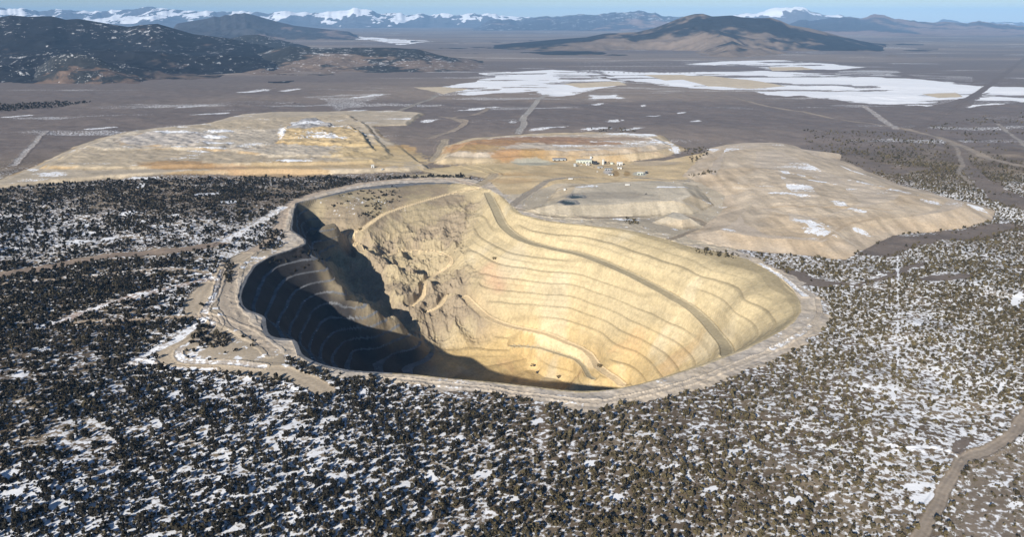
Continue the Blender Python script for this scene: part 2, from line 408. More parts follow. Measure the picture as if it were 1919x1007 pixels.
# dry lake under snow
lk = np.zeros(N)
for p, c in LAKE_W:
    wob = (fbm(X, Y * 1.0, 420, 5, 41, .62) - .5) * 330
    m = sum(inside(X + wob * g_, Y + wob * .9 * g_, p) * 1.0 for g_ in (.45, .8, 1.15, 1.5)) / 4
    lk = np.maximum(lk, m * c)
isl = (fbm(X * .3, Y, 150, 3, 43) > .66)
lk = np.where(isl & (lk > 0), lk * .4, lk) * np.where(lk > 0, .86 + .3 * (fbm(X * .4, Y, 300, 4, 45) - .4), 1)
for p in SAND_W:
    m = inside(X, Y, p); lk[m] = np.minimum(lk[m], .12); C[m] = np.array([.60, .50, .36])
SN = np.maximum(SN, lk); RO[lk > .8] = 2
lanes = (PXg > 676) & (PXg < 815) & (PYg > 67.5) & (PYg < 80)
SN = np.where(lanes, np.where((np.sin(PXg * 1.05 + PYg * .8 + (med - .5) * 3) > .2) & (np.sin(PYg * 2.4) > -.2) & (fine > .45), .34, SN), SN)

# ---- bare apron round the pit
tan_ = np.array([.56, .475, .37]); grey = np.array([.50, .44, .37])
n1 = fbm(X, Y, 45, 4, 51)
ak = apr
tn = np.clip((n1 - .4) * 4, 0, 1)[:, None]
C[ak] = ((grey + (tan_ - grey) * tn) * (.72 + .56 * fbm(X, Y, 9, 4, 57))[:, None])[ak]
Z[ak] += ((fbm(X, Y, 13, 4, 58) - .5) * 3.2)[ak]
snA = np.clip((fbm(X, Y, 60, 4, 53) - .55) * 2.2, 0, .5)
SN[ak] = (snA * .8)[ak]
bare = inside(X + (n1 - .5) * 60, Y + (med - .5) * 80, G([(585,212),(620,205),(700,203),(800,204),(850,206),(870,250),(880,290),(840,290),(760,268),(690,258),(630,246),(600,232)]))
bare &= (RO == 0)
C[bare] = (np.array([.49, .42, .315]) * (.8 + .4 * med[:, None]))[bare]; SN[bare] = np.clip((fine[bare] - .5) * 1.5, 0, .4)
pl = inside(X, Y, PLANT_W)
bl = inside(X + (n1 - .5) * 24, Y + (med - .5) * 30, BARE_L_W) & ~inpit
C[bl] = (np.array([.43, .36, .27]) * (.75 + .5 * med[:, None]))[bl]; SN[bl] = np.clip((fine[bl] - .5) * 2.2 + .08, 0, .6)
C[pl] = (np.array([.56, .435, .26]) * (0.8 + .5 * n1[:, None]))[pl]; SN[pl] = .05

# ---- surface roads
rwx = (fbm(X, Y, 30, 3, 251) - .5) * 9; rwy = (fbm(X, Y, 30, 3, 252) - .5) * 9
for line, hw, c, s in ROADS_W:
    d = pdist(X + rwx * min(1, hw / 8), Y + rwy * min(1, hw / 8), line, hw * 3)
    k = d < hw * 1.15
    e = sstep(hw * 1.15, hw * .75, d[k])[:, None]
    rut = .92 + .16 * (np.cos(d[k] / hw * 9.0) * .5 + .5)
    C[k] = C[k] * (1 - e) + np.array(c) * rut[:, None] * e
    SN[k] = SN[k] * (1 - e[:, 0]) + np.clip(s + (fine[k] - .5) * .5, 0, 1) * e[:, 0]
    RO[k & (RO != 2) if False else np.nonzero(d < hw * .95)[0]] = 3
    b = (d > hw * .9) & (d < hw * 1.5) & ~inpit
    Z[b] += .9

# ---- terraced waste dumps
def add_dump(tiers, oid, rough):
    for poly, z0, h, sw, c in tiers:
        pw = G(poly, z0)
        ext = pw.mean(0)
        wob = (fbm(X, Y, 60, 4, 61) - .5) * 16
        k = np.nonzero((X > pw[:, 0].min() - 40) & (X < pw[:, 0].max() + 40) & (Y > pw[:, 1].min() - 40) & (Y < pw[:, 1].max() + 40))[0]
        xs = X[k] + wob[k]; ys = Y[k] + wob[k] * .6
        m = inside(xs, ys, pw)
        d = pdist(xs, ys, pw, 120, closed=True)
        f = np.where(m, np.clip(d / sw, 0, 1), 0)
        if z0 == 0: Z[k] = Z[k] * (1 - .9 * f)
        Z[k] += h * f + np.where(m, (fbm(xs, ys, 30, 3, 63) - .5) * rough * f, 0)
        kk = k[m]; dd = d[m]
        face = sstep(sw * 1.1, sw * .9, dd)[:, None]
        var = (.84 + .34 * fbm(X[kk], Y[kk], 90, 4, 65))[:, None]
        stripe = (.70 + .60 * fbm(X[kk], Y[kk] * .12, 13, 3, 67))[:, None]
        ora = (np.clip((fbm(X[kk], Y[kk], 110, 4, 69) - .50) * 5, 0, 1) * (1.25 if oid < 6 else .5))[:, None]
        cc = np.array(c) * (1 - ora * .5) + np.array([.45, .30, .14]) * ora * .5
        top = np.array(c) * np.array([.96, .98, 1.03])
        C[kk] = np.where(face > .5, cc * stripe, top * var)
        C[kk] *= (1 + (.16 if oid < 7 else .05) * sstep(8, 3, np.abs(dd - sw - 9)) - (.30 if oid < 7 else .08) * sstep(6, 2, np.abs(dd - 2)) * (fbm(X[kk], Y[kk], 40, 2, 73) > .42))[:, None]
        SN[kk] = np.where(face[:, 0] > .5, .04, np.clip((fbm(X[kk] * .45, Y[kk], 90, 4, 71) - .57) * 3.2, 0, .8))
        RO[kk] = oid

add_dump(D_LEFT, 4, 3); add_dump(D_PAD, 5, 3); add_dump(D_MID, 6, 3); add_dump(D_RIGHT, 7, 2)
# snow lying on particular benches of the dumps (photo px ellipses at height)
for bx, by, bl, bh, z in [(207,149,34,2.0,23),(250,155,16,2.6,22),(258,161,24,1.6,22),(367,151.5,26,4.2,26),(395,155,14,2,26),(212,180,30,.9,14),(430,153,14,1.4,14),(40,194,11,2,7),(60,202,18,3,0),(180,203,30,1.2,0),(330,187.5,28,.8,7),
                          (330,150,5,12,20),(775,160,16,3.2,18),(790,168,8,2.4,10),(835,168,8,4,8),(362,137,24,5,30),(918,193,9,4,27),(938,196,10,3,27),(965,204,20,1.6,27),(1015,206,20,2.2,24),(1060,217,22,3,20),(1090,228,14,3,18),
                          (925,219,24,2,27),(985,231,8,4,24),(1005,238,10,3,22),(945,250,22,3,24),(960,262,16,6,20),(1010,262,16,3,14),(1145,236,12,3,6),(865,205,12,2,22),(895,210,20,1.4,24),(855,260,12,2.4,18),(840,226,14,2,14),(735,248,14,1.2,4),(790,212,26,.9,16)]:
    u, v = P(X, Y, z)
    k = np.nonzero((np.abs(u - bx) < bl * 1.5) & (np.abs(v - by) < bh * 1.8))[0]
    q = ((u[k] - bx) / bl) ** 2 + ((v[k] - by - (u[k] - bx) * (.16 if bx > 800 else 0)) / (bh * (.62 if bx > 800 else .85))) ** 2
    SN[k] = np.maximum(SN[k], .66 * sstep(1.9, .0, q + (fine[k] - .5) * 2.2 + (med[k] - .5) * 2.6))
for bx, by, bl, bh, z, c in [(640,158,70,3.5,20,(.30,.17,.10)),(545,168,26,6,12,(.46,.26,.12)),(580,163,30,4,18,(.42,.24,.12)),(680,163,50,2,18,(.36,.22,.13)),(600,177,26,4,10,(.48,.28,.13)),(720,190,40,2,0,(.50,.36,.20)),(640,199,60,3,0,(.52,.34,.16)),(600,207,30,3,0,(.50,.36,.20)),(770,183,30,3,0,(.44,.36,.26)),(470,170,20,6,6,(.50,.33,.15)),(300,193,60,3,4,(.48,.32,.18)),(590,160,40,2.5,20,(.40,.24,.12)),(720,157,40,2.5,20,(.36,.27,.2)),(205,186,44,4,16,(.40,.25,.12)),(560,172,30,5,10,(.46,.31,.14)),(625,176,18,4,10,(.44,.28,.12)),(450,166,14,4,20,(.42,.28,.12)),
                             (330,193,50,4,6,(.46,.33,.19)),(445,176,55,12,12,(.56,.43,.235)),(560,193,55,6,0,(.56,.44,.25)),(520,199,40,4,0,(.56,.46,.29)),(690,196,90,8,0,(.56,.43,.25)),(380,188,90,3,9,(.52,.39,.22)),(625,184,26,3,2,(.40,.40,.33)),(750,197,9,3,0,(.50,.50,.44)),(722,197,4,4,0,(.35,.23,.10)),(735,197,4,4,0,(.35,.23,.10)),(712,195,5,4,0,(.55,.52,.50)),(705,222,60,4,15,(.36,.315,.25))]:
    u, v = P(X, Y, z)
    k = np.nonzero((np.abs(u - bx) < bl * 1.3) & (np.abs(v - by) < bh * 1.5))[0]
    q = ((u[k] - bx) / bl) ** 2 + ((v[k] - by) / bh) ** 2
    e = sstep(1.3, .6, q + (fine[k] - .5) * 1.2)[:, None] * .85
    C[k] = C[k] * (1 - e) + np.array(c) * e; SN[k] *= (1 - e[:, 0])
for line, z, hw, c in [([(905,234),(950,236.5),(1000,235),(1045,236.5)], 22, 5, (.50,.38,.25)), ([(962,270),(980,262),(992,254),(1030,246)], 20, 5, (.45,.35,.24)), ([(895,236),(920,243),(955,252),(985,264),(1005,272)], 20, 4, (.60,.51,.40)),
                       ([(42,194),(100,185),(180,182),(300,183.5),(400,181),(480,184)], 9, 6, (.44,.36,.26)), ([(96,168),(106,173),(160,174),(230,172.5),(300,168),(330,164)], 19, 6, (.42,.35,.27)), ([(380,183),(430,186),(500,192),(548,201)], 2, 9, (.60,.48,.30)),
                       ([(440,160),(455,172),(490,184),(525,192)], 10, 8, (.60,.47,.28)), ([(860,206),(900,214),(940,217)], 24, 4, (.60,.52,.42)), ([(648,214),(700,209),(770,208),(810,214)], 12, 5, (.40,.35,.29)), ([(650,228),(700,226),(770,228),(820,232)], 12, 5, (.42,.37,.30)),
                       ([(530,166),(580,160),(640,158),(720,157),(770,160)], 18, 6, (.40,.27,.17)), ([(530,176),(600,172),(700,171),(790,172)], 12, 6, (.44,.33,.22))]:
    d = pdist(X, Y, G(smooth_line(line, 4), z), hw * 2)
    k = d < hw; e = sstep(hw, hw * .5, d[k])[:, None] * .9
    C[k] = C[k] * (1 - e) + np.array(c) * e; SN[k] *= 1 - e[:, 0]
for pw in POND_W:
    d = pdist(X, Y, pw, 12, closed=True); m = inside(X, Y, pw)
    RO[m] = 8
    C[m] = np.array([.05, .07, .08]); SN[m] = 0
    zl = Z[m].mean() if m.any() else 0
    Z[m] = zl - 3; k = ~m & (d < 8); C[k] = np.array([.22, .21, .2]); SN[k] = .1

# ---- the open pit
ki = np.nonzero(inpit)[0]
x = X[ki]; y = Y[ki]
zb = np.minimum(pit_base(x, y), 0.0)
zb = zb * sstep(-2, 6, drim[ki])
soft = inside(x, y, SOFT)
dso = pdist(x, y, SOFT, 25, closed=True)
wsoft = np.where(soft, sstep(0, 25, dso) * .5 + .5, .5 - .5 * sstep(0, 25, dso))
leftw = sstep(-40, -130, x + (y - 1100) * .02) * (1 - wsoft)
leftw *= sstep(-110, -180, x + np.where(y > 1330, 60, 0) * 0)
wz = zb + (fbm(x, y, 60, 4, 81) - .5) * 4.5
BH = 17.0
q = -wz / BH; fl = np.floor(q); fr = q - fl
flat = .23 + .06 * leftw
g = np.clip((fr - flat) / (1 - flat), 0, 1)
zt = -(fl + g) * BH
q2 = -wz / (BH / 2); f2 = q2 - np.floor(q2)          # a narrow catch bench half way down each face
zt = zt * (1 - .5 * (1 - leftw)) + .5 * (1 - leftw) * -(np.floor(q2) + np.clip((f2 - .22) / .78, 0, 1)) * BH / 2
onflat = (fr < flat)
rough = (ridged(x + y * .3, y * .8, 58, 5, 83) - .55) * 30 + (ridged(x, y, 24, 4, 183) - .55) * 12 + (fbm(x, y, 16, 3, 84) - .5) * 6
gul = (fbm(x, y, 22, 4, 85) - .5) * 4.0
kn = 0
for px, py, hh, rr in [(447,306,16,26),(456,326,26,32),(464,346,18,26),(474,358,10,22),(446,318,10,24),(499,334,14,18),(545,352,8,24),(393,311,5,24),(413,334,6,22),(441,356,5,24),(466,377,6,20),(500,302,9,24),(512,350,8,18),(484,376,8,18),(378,257,6,26),(395,268,4,24)]:
    h3 = hit([(px, py)])[0]
    kn = kn + hh * np.exp(-((x - h3[0]) ** 2 + (y - h3[1]) ** 2) / rr ** 2)
wgeo = wsoft * (1 - .75 * sstep(75, 50, -zb) * sstep(-70, -170, x))
zp = zt * (1 - wgeo) + (zb + rough * sstep(-8, -45, zb) + kn) * wgeo + gul * sstep(-2, -12, zb) * .35
# floor
fz = zb < -212
zp = np.where(fz, np.maximum(zp, -221 + (fbm(x, y, 25, 3, 86) - .5) * 5), zp)
roadm = np.zeros(len(x)); roadk = np.zeros(len(x), np.int8)
for line, zz, hw, kind in PIT_ROADS_W:
    d, v = pdist(x, y, line, hw * 4, val=zz)
    e = sstep(hw * 2.0, hw * .95, d) * (d < hw * 3.9)
    zp = zp * (1 - e) + (v + np.where((d > hw * .8) & (d < hw * 1.05), 1.2, 0)) * e
    m = d < hw
    roadm = np.maximum(roadm, sstep(hw * 1.15, hw * .85, d)); roadk[m] = kind + 1
Z[ki] = np.minimum(zp, 0.6) * sstep(0, 5, drim[ki])
dep = -zb
cream = np.array([.51, .415, .25]); yel = np.array([.50, .365, .175]); whi = np.array([.54, .46, .315])
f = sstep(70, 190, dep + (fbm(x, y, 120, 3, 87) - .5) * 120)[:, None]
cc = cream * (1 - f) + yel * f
f = sstep(.55, .72, fbm(x, y, 75, 4, 88))[:, None] * .6
cc = cc * (1 - f) + whi * f
f = sstep(.60, .70, fbm(x, y, 50, 4, 89))[:, None] * .35 * sstep(60, 120, dep)[:, None]
cc = cc * (1 - f) + np.array([.52, .33, .17]) * f
cc = cc * (.91 + .18 * fbm(x, y, 7, 4, 90))[:, None]
cc = cc * (.90 + .20 * fbm(zb * 9 + x * .12, y * .12, 26, 3, 190))[:, None]
cc = cc * (.92 + .16 * fbm((x + y) * .25, (x - y), 12, 3, 191))[:, None]
slopec = np.array([.38, .31, .195]); rockc = np.array([.30, .24, .165])
f = sstep(.42, .62, fbm(x, y, 45, 4, 92))[:, None]
cs = slopec * (1 - f) + rockc * f
ln = fbm(x * .4 + y * .3, y, 26, 3, 95)
cs *= (.85 + .3 * ln)[:, None]
cc = cc * (1 - wsoft[:, None]) + cs * wsoft[:, None]
dark = np.array([.034, .031, .031])  # shade of the left wall and notch put into the rock colour
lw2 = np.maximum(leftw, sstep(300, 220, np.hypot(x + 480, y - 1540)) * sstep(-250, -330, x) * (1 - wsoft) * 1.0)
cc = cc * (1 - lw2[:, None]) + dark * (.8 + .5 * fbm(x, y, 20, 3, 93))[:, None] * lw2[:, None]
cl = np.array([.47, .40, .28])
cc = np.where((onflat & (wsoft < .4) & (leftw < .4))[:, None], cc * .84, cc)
cc = np.where((onflat & (leftw > .4))[:, None], np.array([.15, .155, .165]) * (.6 + .8 * fbm(x, y, 12, 3, 192))[:, None], cc)  # blue-grey snowy flats on the left, their shade put into the colour
for kind, c in ((1, np.array([.405, .345, .225])), (2, np.array([.66, .52, .32]))):
    m = roadk == kind
    cc[m] = cc[m] * (1 - roadm[m][:, None]) + c * (.93 + .14 * fbm(x[m], y[m], 8, 2, 94))[:, None] * roadm[m][:, None]
for px, py, rr in [(572,310,16),(578,322,18),(586,333,14)]:
    h3 = hit([(px, py)])[0]
    e = (.42 * np.exp(-((x - h3[0]) ** 2 + (y - h3[1]) ** 2) / rr ** 2))[:, None]
    cc = cc * (1 - e) + np.array([.55, .30, .20]) * e
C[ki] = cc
sp = np.where(onflat, .20, .0) * lw2 * sstep(-3, -14, zb)
sp = np.where(dep > 185, .0, sp)
# upper benches on the left keep bright snow; scattered snow on the vegetated face
up = wsoft * sstep(60, 20, dep) * sstep(-120, -260, x) * np.clip((fbm(x, y, 25, 3, 96) - .54) * 2, 0, .35)
SN[ki] = np.clip(sp + up, 0, 1) * (1 - roadm)
RO[ki] = 1

def ground_z(x, y):
    x = np.asarray(x, float); y = np.asarray(y, float)
    r = np.interp(y, ry, np.arange(NR)); c = np.interp(x / y, tc, np.arange(NC))
    r0 = np.clip(r.astype(int), 0, NR - 2); c0 = np.clip(c.astype(int), 0, NC - 2); fr = r - r0; fc = c - c0
    Zg = Z.reshape(NR, NC)
    return (Zg[r0, c0] * (1 - fc) + Zg[r0, c0 + 1] * fc) * (1 - fr) + (Zg[r0 + 1, c0] * (1 - fc) + Zg[r0 + 1, c0 + 1] * fc) * fr

print('ground', round(time.time() - T0, 1))

# ------------------------------------------------------------------ materials
def newmat(name):
    m = bpy.data.materials.new(name); m.use_nodes = True
    t = m.node_tree
    b = t.nodes['Principled BSDF']
    return m, t, b

def nd(t, typ, **kw):
    n = t.nodes.new(typ)
    for k, v in kw.items(): setattr(n, k, v)
    return n

def math_n(t, op, a, b=None, c=None):
    n = nd(t, 'ShaderNodeMath', operation=op)
    for i, v in enumerate((a, b, c)):
        if v is None: continue
        if isinstance(v, (int, float)): n.inputs[i].default_value = v
        else: t.links.new(v, n.inputs[i])
    return n.outputs[0]

def terrain_material():
    m, t, b = newmat('terrain')
    L_ = t.links.new
    geo = nd(t, 'ShaderNodeNewGeometry')
    a_c = nd(t, 'ShaderNodeAttribute', attribute_name='tint')
    a_s = nd(t, 'ShaderNodeAttribute', attribute_name='snow')
    def noise(scale, detail=4, rough=.55):
        n = nd(t, 'ShaderNodeTexNoise'); n.noise_dimensions = '3D'
        n.inputs['Scale'].default_value = scale; n.inputs['Detail'].default_value = detail; n.inputs['Roughness'].default_value = rough
        L_(geo.outputs['Position'], n.inputs['Vector']); return n.outputs[0]
    n_s = noise(.165, 4, .6); n_g = noise(.22, 4, .65); n_b = noise(.02, 3, .5)
    # grain of the bare ground
    g = math_n(t, 'MULTIPLY_ADD', n_g, .9, .55)
    g2 = math_n(t, 'MULTIPLY_ADD', n_b, .5, .75)
    gg = math_n(t, 'MULTIPLY', g, g2)
    mul = nd(t, 'ShaderNodeVectorMath', operation='SCALE'); L_(a_c.outputs['Color'], mul.inputs[0]); L_(gg, mul.inputs['Scale'])
    # snow cover
    k = math_n(t, 'MULTIPLY_ADD', n_s, 1.7, -1.35)
    k = math_n(t, 'ADD', k, a_s.outputs['Fac'])
    k = math_n(t, 'MULTIPLY', k, 5.5)
    k = nd(t, 'ShaderNodeClamp').outputs[0].node if False else math_n(t, 'ADD', k, .45)
    cl = nd(t, 'ShaderNodeClamp'); L_(k, cl.inputs[0])
    mix = nd(t, 'ShaderNodeMix', data_type='RGBA')
    L_(cl.outputs[0], mix.inputs['Factor']); L_(mul.outputs[0], mix.inputs[6])
    sc = nd(t, 'ShaderNodeMix', data_type='RGBA'); L_(n_b, sc.inputs['Factor'])
    sc.inputs[6].default_value = (.82, .84, .88, 1); sc.inputs[7].default_value = (.90, .91, .93, 1)
    L_(sc.outputs[2], mix.inputs[7])
    L_(mix.outputs[2], b.inputs['Base Color'])
    b.inputs['Roughness'].default_value = .92
    b.inputs['Specular IOR Level'].default_value = .15
    bp = nd(t, 'ShaderNodeBump'); bp.inputs['Strength'].default_value = .35; bp.inputs['Distance'].default_value = 1.2
    L_(n_g, bp.inputs['Height']); L_(bp.outputs[0], b.inputs['Normal'])
    return m

MT = terrain_material()

def simple(name, c, rough=.6, metal=0, var=.25, scale=1.5):
    m, t, b = newmat(name)
    n = nd(t, 'ShaderNodeTexNoise'); n.inputs['Scale'].default_value = scale; n.inputs['Detail'].default_value = 4
    tx = nd(t, 'ShaderNodeTexCoord'); t.links.new(tx.outputs['Object'], n.inputs['Vector'])
    r = nd(t, 'ShaderNodeMix', data_type='RGBA')
    r.inputs[6].default_value = tuple(v * (1 - var) for v in c) + (1,); r.inputs[7].default_value = tuple(min(1, v * (1 + var)) for v in c) + (1,)
    t.links.new(n.outputs[0], r.inputs['Factor']); t.links.new(r.outputs[2], b.inputs['Base Color'])
    b.inputs['Roughness'].default_value = rough; b.inputs['Metallic'].default_value = metal
    return m

def leaf_material():
    m, t, b = newmat('foliage')
    a = nd(t, 'ShaderNodeAttribute', attribute_name='tint')
    o = nd(t, 'ShaderNodeObjectInfo')
    s = math_n(t, 'MULTIPLY_ADD', o.outputs['Random'], .5, .75)
    v = nd(t, 'ShaderNodeVectorMath', operation='SCALE'); t.links.new(a.outputs['Color'], v.inputs[0]); t.links.new(s, v.inputs['Scale'])
    t.links.new(v.outputs[0], b.inputs['Base Color'])
    b.inputs['Roughness'].default_value = .8; b.inputs['Specular IOR Level'].default_value = .15
    return m
ML = leaf_material()
MBARK = simple('bark', (.10, .075, .055), .9)

def mesh_np(name, verts, faces, mat, colour=None, snow=None, smooth=True, mats=None):
    """faces: (n,4) or (n,3) int array"""
    me = bpy.data.meshes.new(name)
    nv, nf, k = len(verts), len(faces), faces.shape[1]
    me.vertices.add(nv); me.vertices.foreach_set('co', np.ascontiguousarray(verts, np.float32).ravel())
    me.loops.add(nf * k); me.loops.foreach_set('vertex_index', np.ascontiguousarray(faces, np.int32).ravel())
    me.polygons.add(nf); me.polygons.foreach_set('loop_start', np.arange(0, nf * k, k, dtype=np.int32))
    me.polygons.foreach_set('use_smooth', np.full(nf, smooth, bool))
    me.update(calc_edges=True)
    if colour is not None:
        a = me.attributes.new('tint', 'FLOAT_COLOR', 'POINT')
        a.data.foreach_set('color', np.concatenate([colour, np.ones((nv, 1))], 1).astype(np.float32).ravel())
    if snow is not None:
        a = me.attributes.new('snow', 'FLOAT', 'POINT'); a.data.foreach_set('value', snow.astype(np.float32))
    me.materials.append(mat)
    return me

def link(name, me, parent=None, **props):
    o = bpy.data.objects.new(name, me); COL.objects.link(o)
    if parent is not None: o.parent = parent
    for k, v in props.items(): o[k] = v
    return o

# ------------------------------------------------------------------ ground objects: one sheet cut by surface
idx = np.arange(N).reshape(NR, NC)
quads = np.stack([idx[:-1, :-1], idx[:-1, 1:], idx[1:, 1:], idx[1:, :-1]], -1).reshape(-1, 4)
fo = RO.reshape(NR, NC)[:-1, :-1].ravel()
names = {0: 'ground', 1: 'open_pit', 2: 'dry_lake', 3: 'dirt_road', 4: 'waste_dump', 5: 'waste_dump', 6: 'waste_dump', 7: 'waste_dump', 8: 'pond'}
POS = np.stack([X, Y, Z], 1)
for k in names:
    fs = quads[fo == k]
    if len(fs) == 0: continue
    u, inv = np.unique(fs.ravel(), return_inverse=True)
    link(names[k], mesh_np(names[k], POS[u], inv.reshape(-1, 4), MT, C[u], SN[u], smooth=(k != 1)), kind='structure')
print('ground meshes', round(time.time() - T0, 1))

# ------------------------------------------------------------------ hills and mountain ranges
def hill(name, sil, dr, d0, d1, u0, u1, step, rows, cfun, rough, spur, seed, snowf=0.0, base=-6.0):
    """a range: its crest line is read as photo points at distance dr; it rises from d0 and falls off to d1"""
    sil = np.array(sil, float)
    u = np.arange(u0, u1 + step, step)
    hy = np.interp(u, sil[:, 0], sil[:, 1])
    hz = CH + (HOR - hy) / F * dr
    if dr > 20000: hz = hz + (fbm(u, u * 0 + seed, 16, 5, seed + 30, .62) - .5) * dr * .0075
    t = (u - CX) / F / cos(PIT)
    ends = sstep(0, 14 * step, u - u0) * sstep(0, 14 * step, u1 - u)
    d = np.concatenate([np.linspace(d0, dr, rows), np.linspace(dr, d1, rows // 3)[1:]])
    Dm, Um = np.meshgrid(d, np.arange(len(u)), indexing='ij')
    Tm = t[Um]; Hm = np.maximum(hz, 2)[Um] * ends[Um]
    x = Tm * Dm; y = Dm
    wv = (fbm(x, y, (dr - d0) * .5, 3, seed + 5) - .5) * (dr - d0) * .5
    s = np.where(Dm < dr, np.clip((Dm - d0 + wv * sstep(dr, d0, Dm)) / (dr - d0), 0, 1), np.clip((d1 - Dm) / (d1 - dr), 0, 1))
    prof = s ** 1.35 * .55 + s * s * (3 - 2 * s) * .45
    r = ridged(x, y, spur, 5, seed)
    zz = Hm * prof
    zz = zz - Hm * rough * (1 - r) * np.sin(np.clip(s, 0, 1) * pi) ** .8
    zz = zz + (fbm(x, y, spur * .25, 4, seed + 3) - .5) * Hm.max() * .10 * s * (1 - s) * 4
    zz += base
    nr, nc = x.shape
    ii = np.arange(nr * nc).reshape(nr, nc)
    f = np.stack([ii[:-1, :-1], ii[:-1, 1:], ii[1:, 1:], ii[1:, :-1]], -1).reshape(-1, 4)
    xf, yf, zf = x.ravel(), y.ravel(), zz.ravel()
    c, sn = cfun(xf, yf, zf, s.ravel(), Hm.ravel(), r.ravel())
    return link(name, mesh_np(name, np.stack([xf, yf, zf], 1), f, MT, c, sn), kind='structure')

def woody(dark, pale, cut, size, snow=0.0, seed=3):
    def fn(x, y, z, s, H, r):
        n = fbm(x, y, size, 5, seed)
        top = np.clip(s * 1.1, 0, 1)
        n = n + (r - .5) * .25
        k = sstep(cut - .06, cut + .06, n + (fbm(x, y, size * .22, 4, seed + 12, .65) - .5) * .5 + (top - .5) * .34)[:, None]
        fine = (.75 + .5 * fbm(x, y, size * .08, 3, seed + 9))[:, None]
        c = (np.array(pale) * (1 - k) + np.array(dark) * k) * fine
        sn = np.clip(snow + (fbm(x, y, size * .06, 4, seed + 4, .75) - .60) * 3.6 * (snow > 0) + (fbm(x, y, size * .8, 3, seed + 6) - .5) * 1.2 * (snow > 0), 0, .5) * sstep(.06, .2, s)
        return c, sn
    return fn

def snowy(low, line, seed):
    def fn(x, y, z, s, H, r):
        n = fbm(x, y, 2200, 5, seed)
        c = np.array(low) * (.8 + .4 * n)[:, None]
        v = (z - line) / 600 + (fbm(x, y * .35, 900, 5, seed + 2, .7) - .5) * 3.6 + (r - .6) * 1.4
        sn = sstep(-.12, .16, v)
        return c, sn
    return fn

DK = (.035, .036, .036); BR = (.17, .13, .105)
# dark wooded ridge at the upper left
hill('hill', [(-340,16),(-200,9),(-80,13),(0,11),(15,11),(30,13),(50,13.5),(62,11.5),(80,13),(105,12.5),(112,14),(120,16.3),(133,15.3),(150,18),(170,21.5),(186,24),(200,22),(218,20.6),(236,26),(256,32),(290,36),(330,44),(360,52)],
     8200, 3500, 10500, -340, 360, 1.5, 200, woody((.019,.020,.024), (.135,.105,.088), .31, 700, .03), .7, 1500, 101)
hill('hill', [(70,74),(85,66),(98,58),(115,53.5),(130,53),(148,58),(160,64),(180,72),(200,78)], 5600, 4900, 6400, 66, 205, 1.2, 70, woody(DK, (.155,.11,.085), .50, 260, .08), .4, 500, 111)
hill('hill', [(195,74),(210,62),(230,56),(255,55),(270,58),(285,64),(300,60),(315,56),(335,50),(358,45),(372,46),(390,47),(420,46.5),(470,46.5),(500,49),(520,54.5),(545,60),(580,66),(610,70)], 7400, 5600, 8800, 195, 612, 1.5, 120, woody(DK, (.19,.145,.115), .53, 520, .12), .42, 800, 121)
hill('hill', [(270,45),(285,39),(300,35.5),(312,33),(325,32.5),(340,36),(365,42),(385,47)], 10200, 8800, 12000, 262, 395, 1.2, 60, woody(DK, (.15,.125,.11), .45, 600, .1), .3, 700, 131)
# broad wooded mountain in the middle distance
hill('mountain', [(490,66),(520,60),(545,53),(560,49),(600,42),(625,40),(650,37.5),(680,35.5),(700,31.5),(735,30),(755,25),(775,17),(787,12.5),(796,10.3),(805,10),(815,13),(824,12.5),(836,11.8),(848,14),(862,14.8),(878,14.3),(890,18),(900,22.5),(920,25.5),(935,29),(950,33),(980,40),(1010,46),(1030,50),(1060,55)],
     11800, 8000, 15500, 490, 1062, 1.5, 200, woody((.026,.026,.028), (.19,.147,.112), .515, 1500, .0), .95, 1700, 141)
hill('mountain', [(232,22),(248,19.5),(262,17),(272,15.5),(280,13),(286,13.8),(292,11.5),(298,11.8),(303,9.8),(308,10.4),(313,9.2),(322,11.4),(334,15),(346,18.4),(365,23),(400,27),(430,30)], 17500, 14000, 21000, 226, 436, 1.0, 90, woody((.05,.048,.05), (.19,.145,.125), .52, 1100), .7, 1500, 151)
# blue ranges
hill('mountain', [(560,20),(580,17),(600,16),(640,13),(680,11.5),(700,10.5),(715,8.5),(728,7.2),(740,8.5),(755,9.5),(770,12.5),(800,17),(830,22)], 30000, 25000, 36000, 556, 836, 1.5, 60, woody((.07,.07,.08), (.24,.17,.14), .5, 2600, .22), .3, 3000, 161)
hill('mountain', [(845,28),(900,20),(930,16.5),(960,15),(975,14),(986,11.5),(1000,12.5),(1012,15.5),(1025,17),(1045,19.3),(1062,18.5),(1075,20.2),(1090,20.5),(1102,17.6),(1112,18.8),(1125,22.2),(1145,24),(1165,25.5),(1180,21.8),(1192,20.4),(1210,21),(1260,18),(1330,21),(1400,16),(1480,19),(1560,14),(1640,18),(1740,13),(1830,17),(1930,15),(2020,19),(2100,24)],
     24000, 18000, 30000, 840, 2110, 2.0, 80, woody((.07,.07,.08), (.24,.175,.15), .52, 2400, .0), .3, 2600, 171)
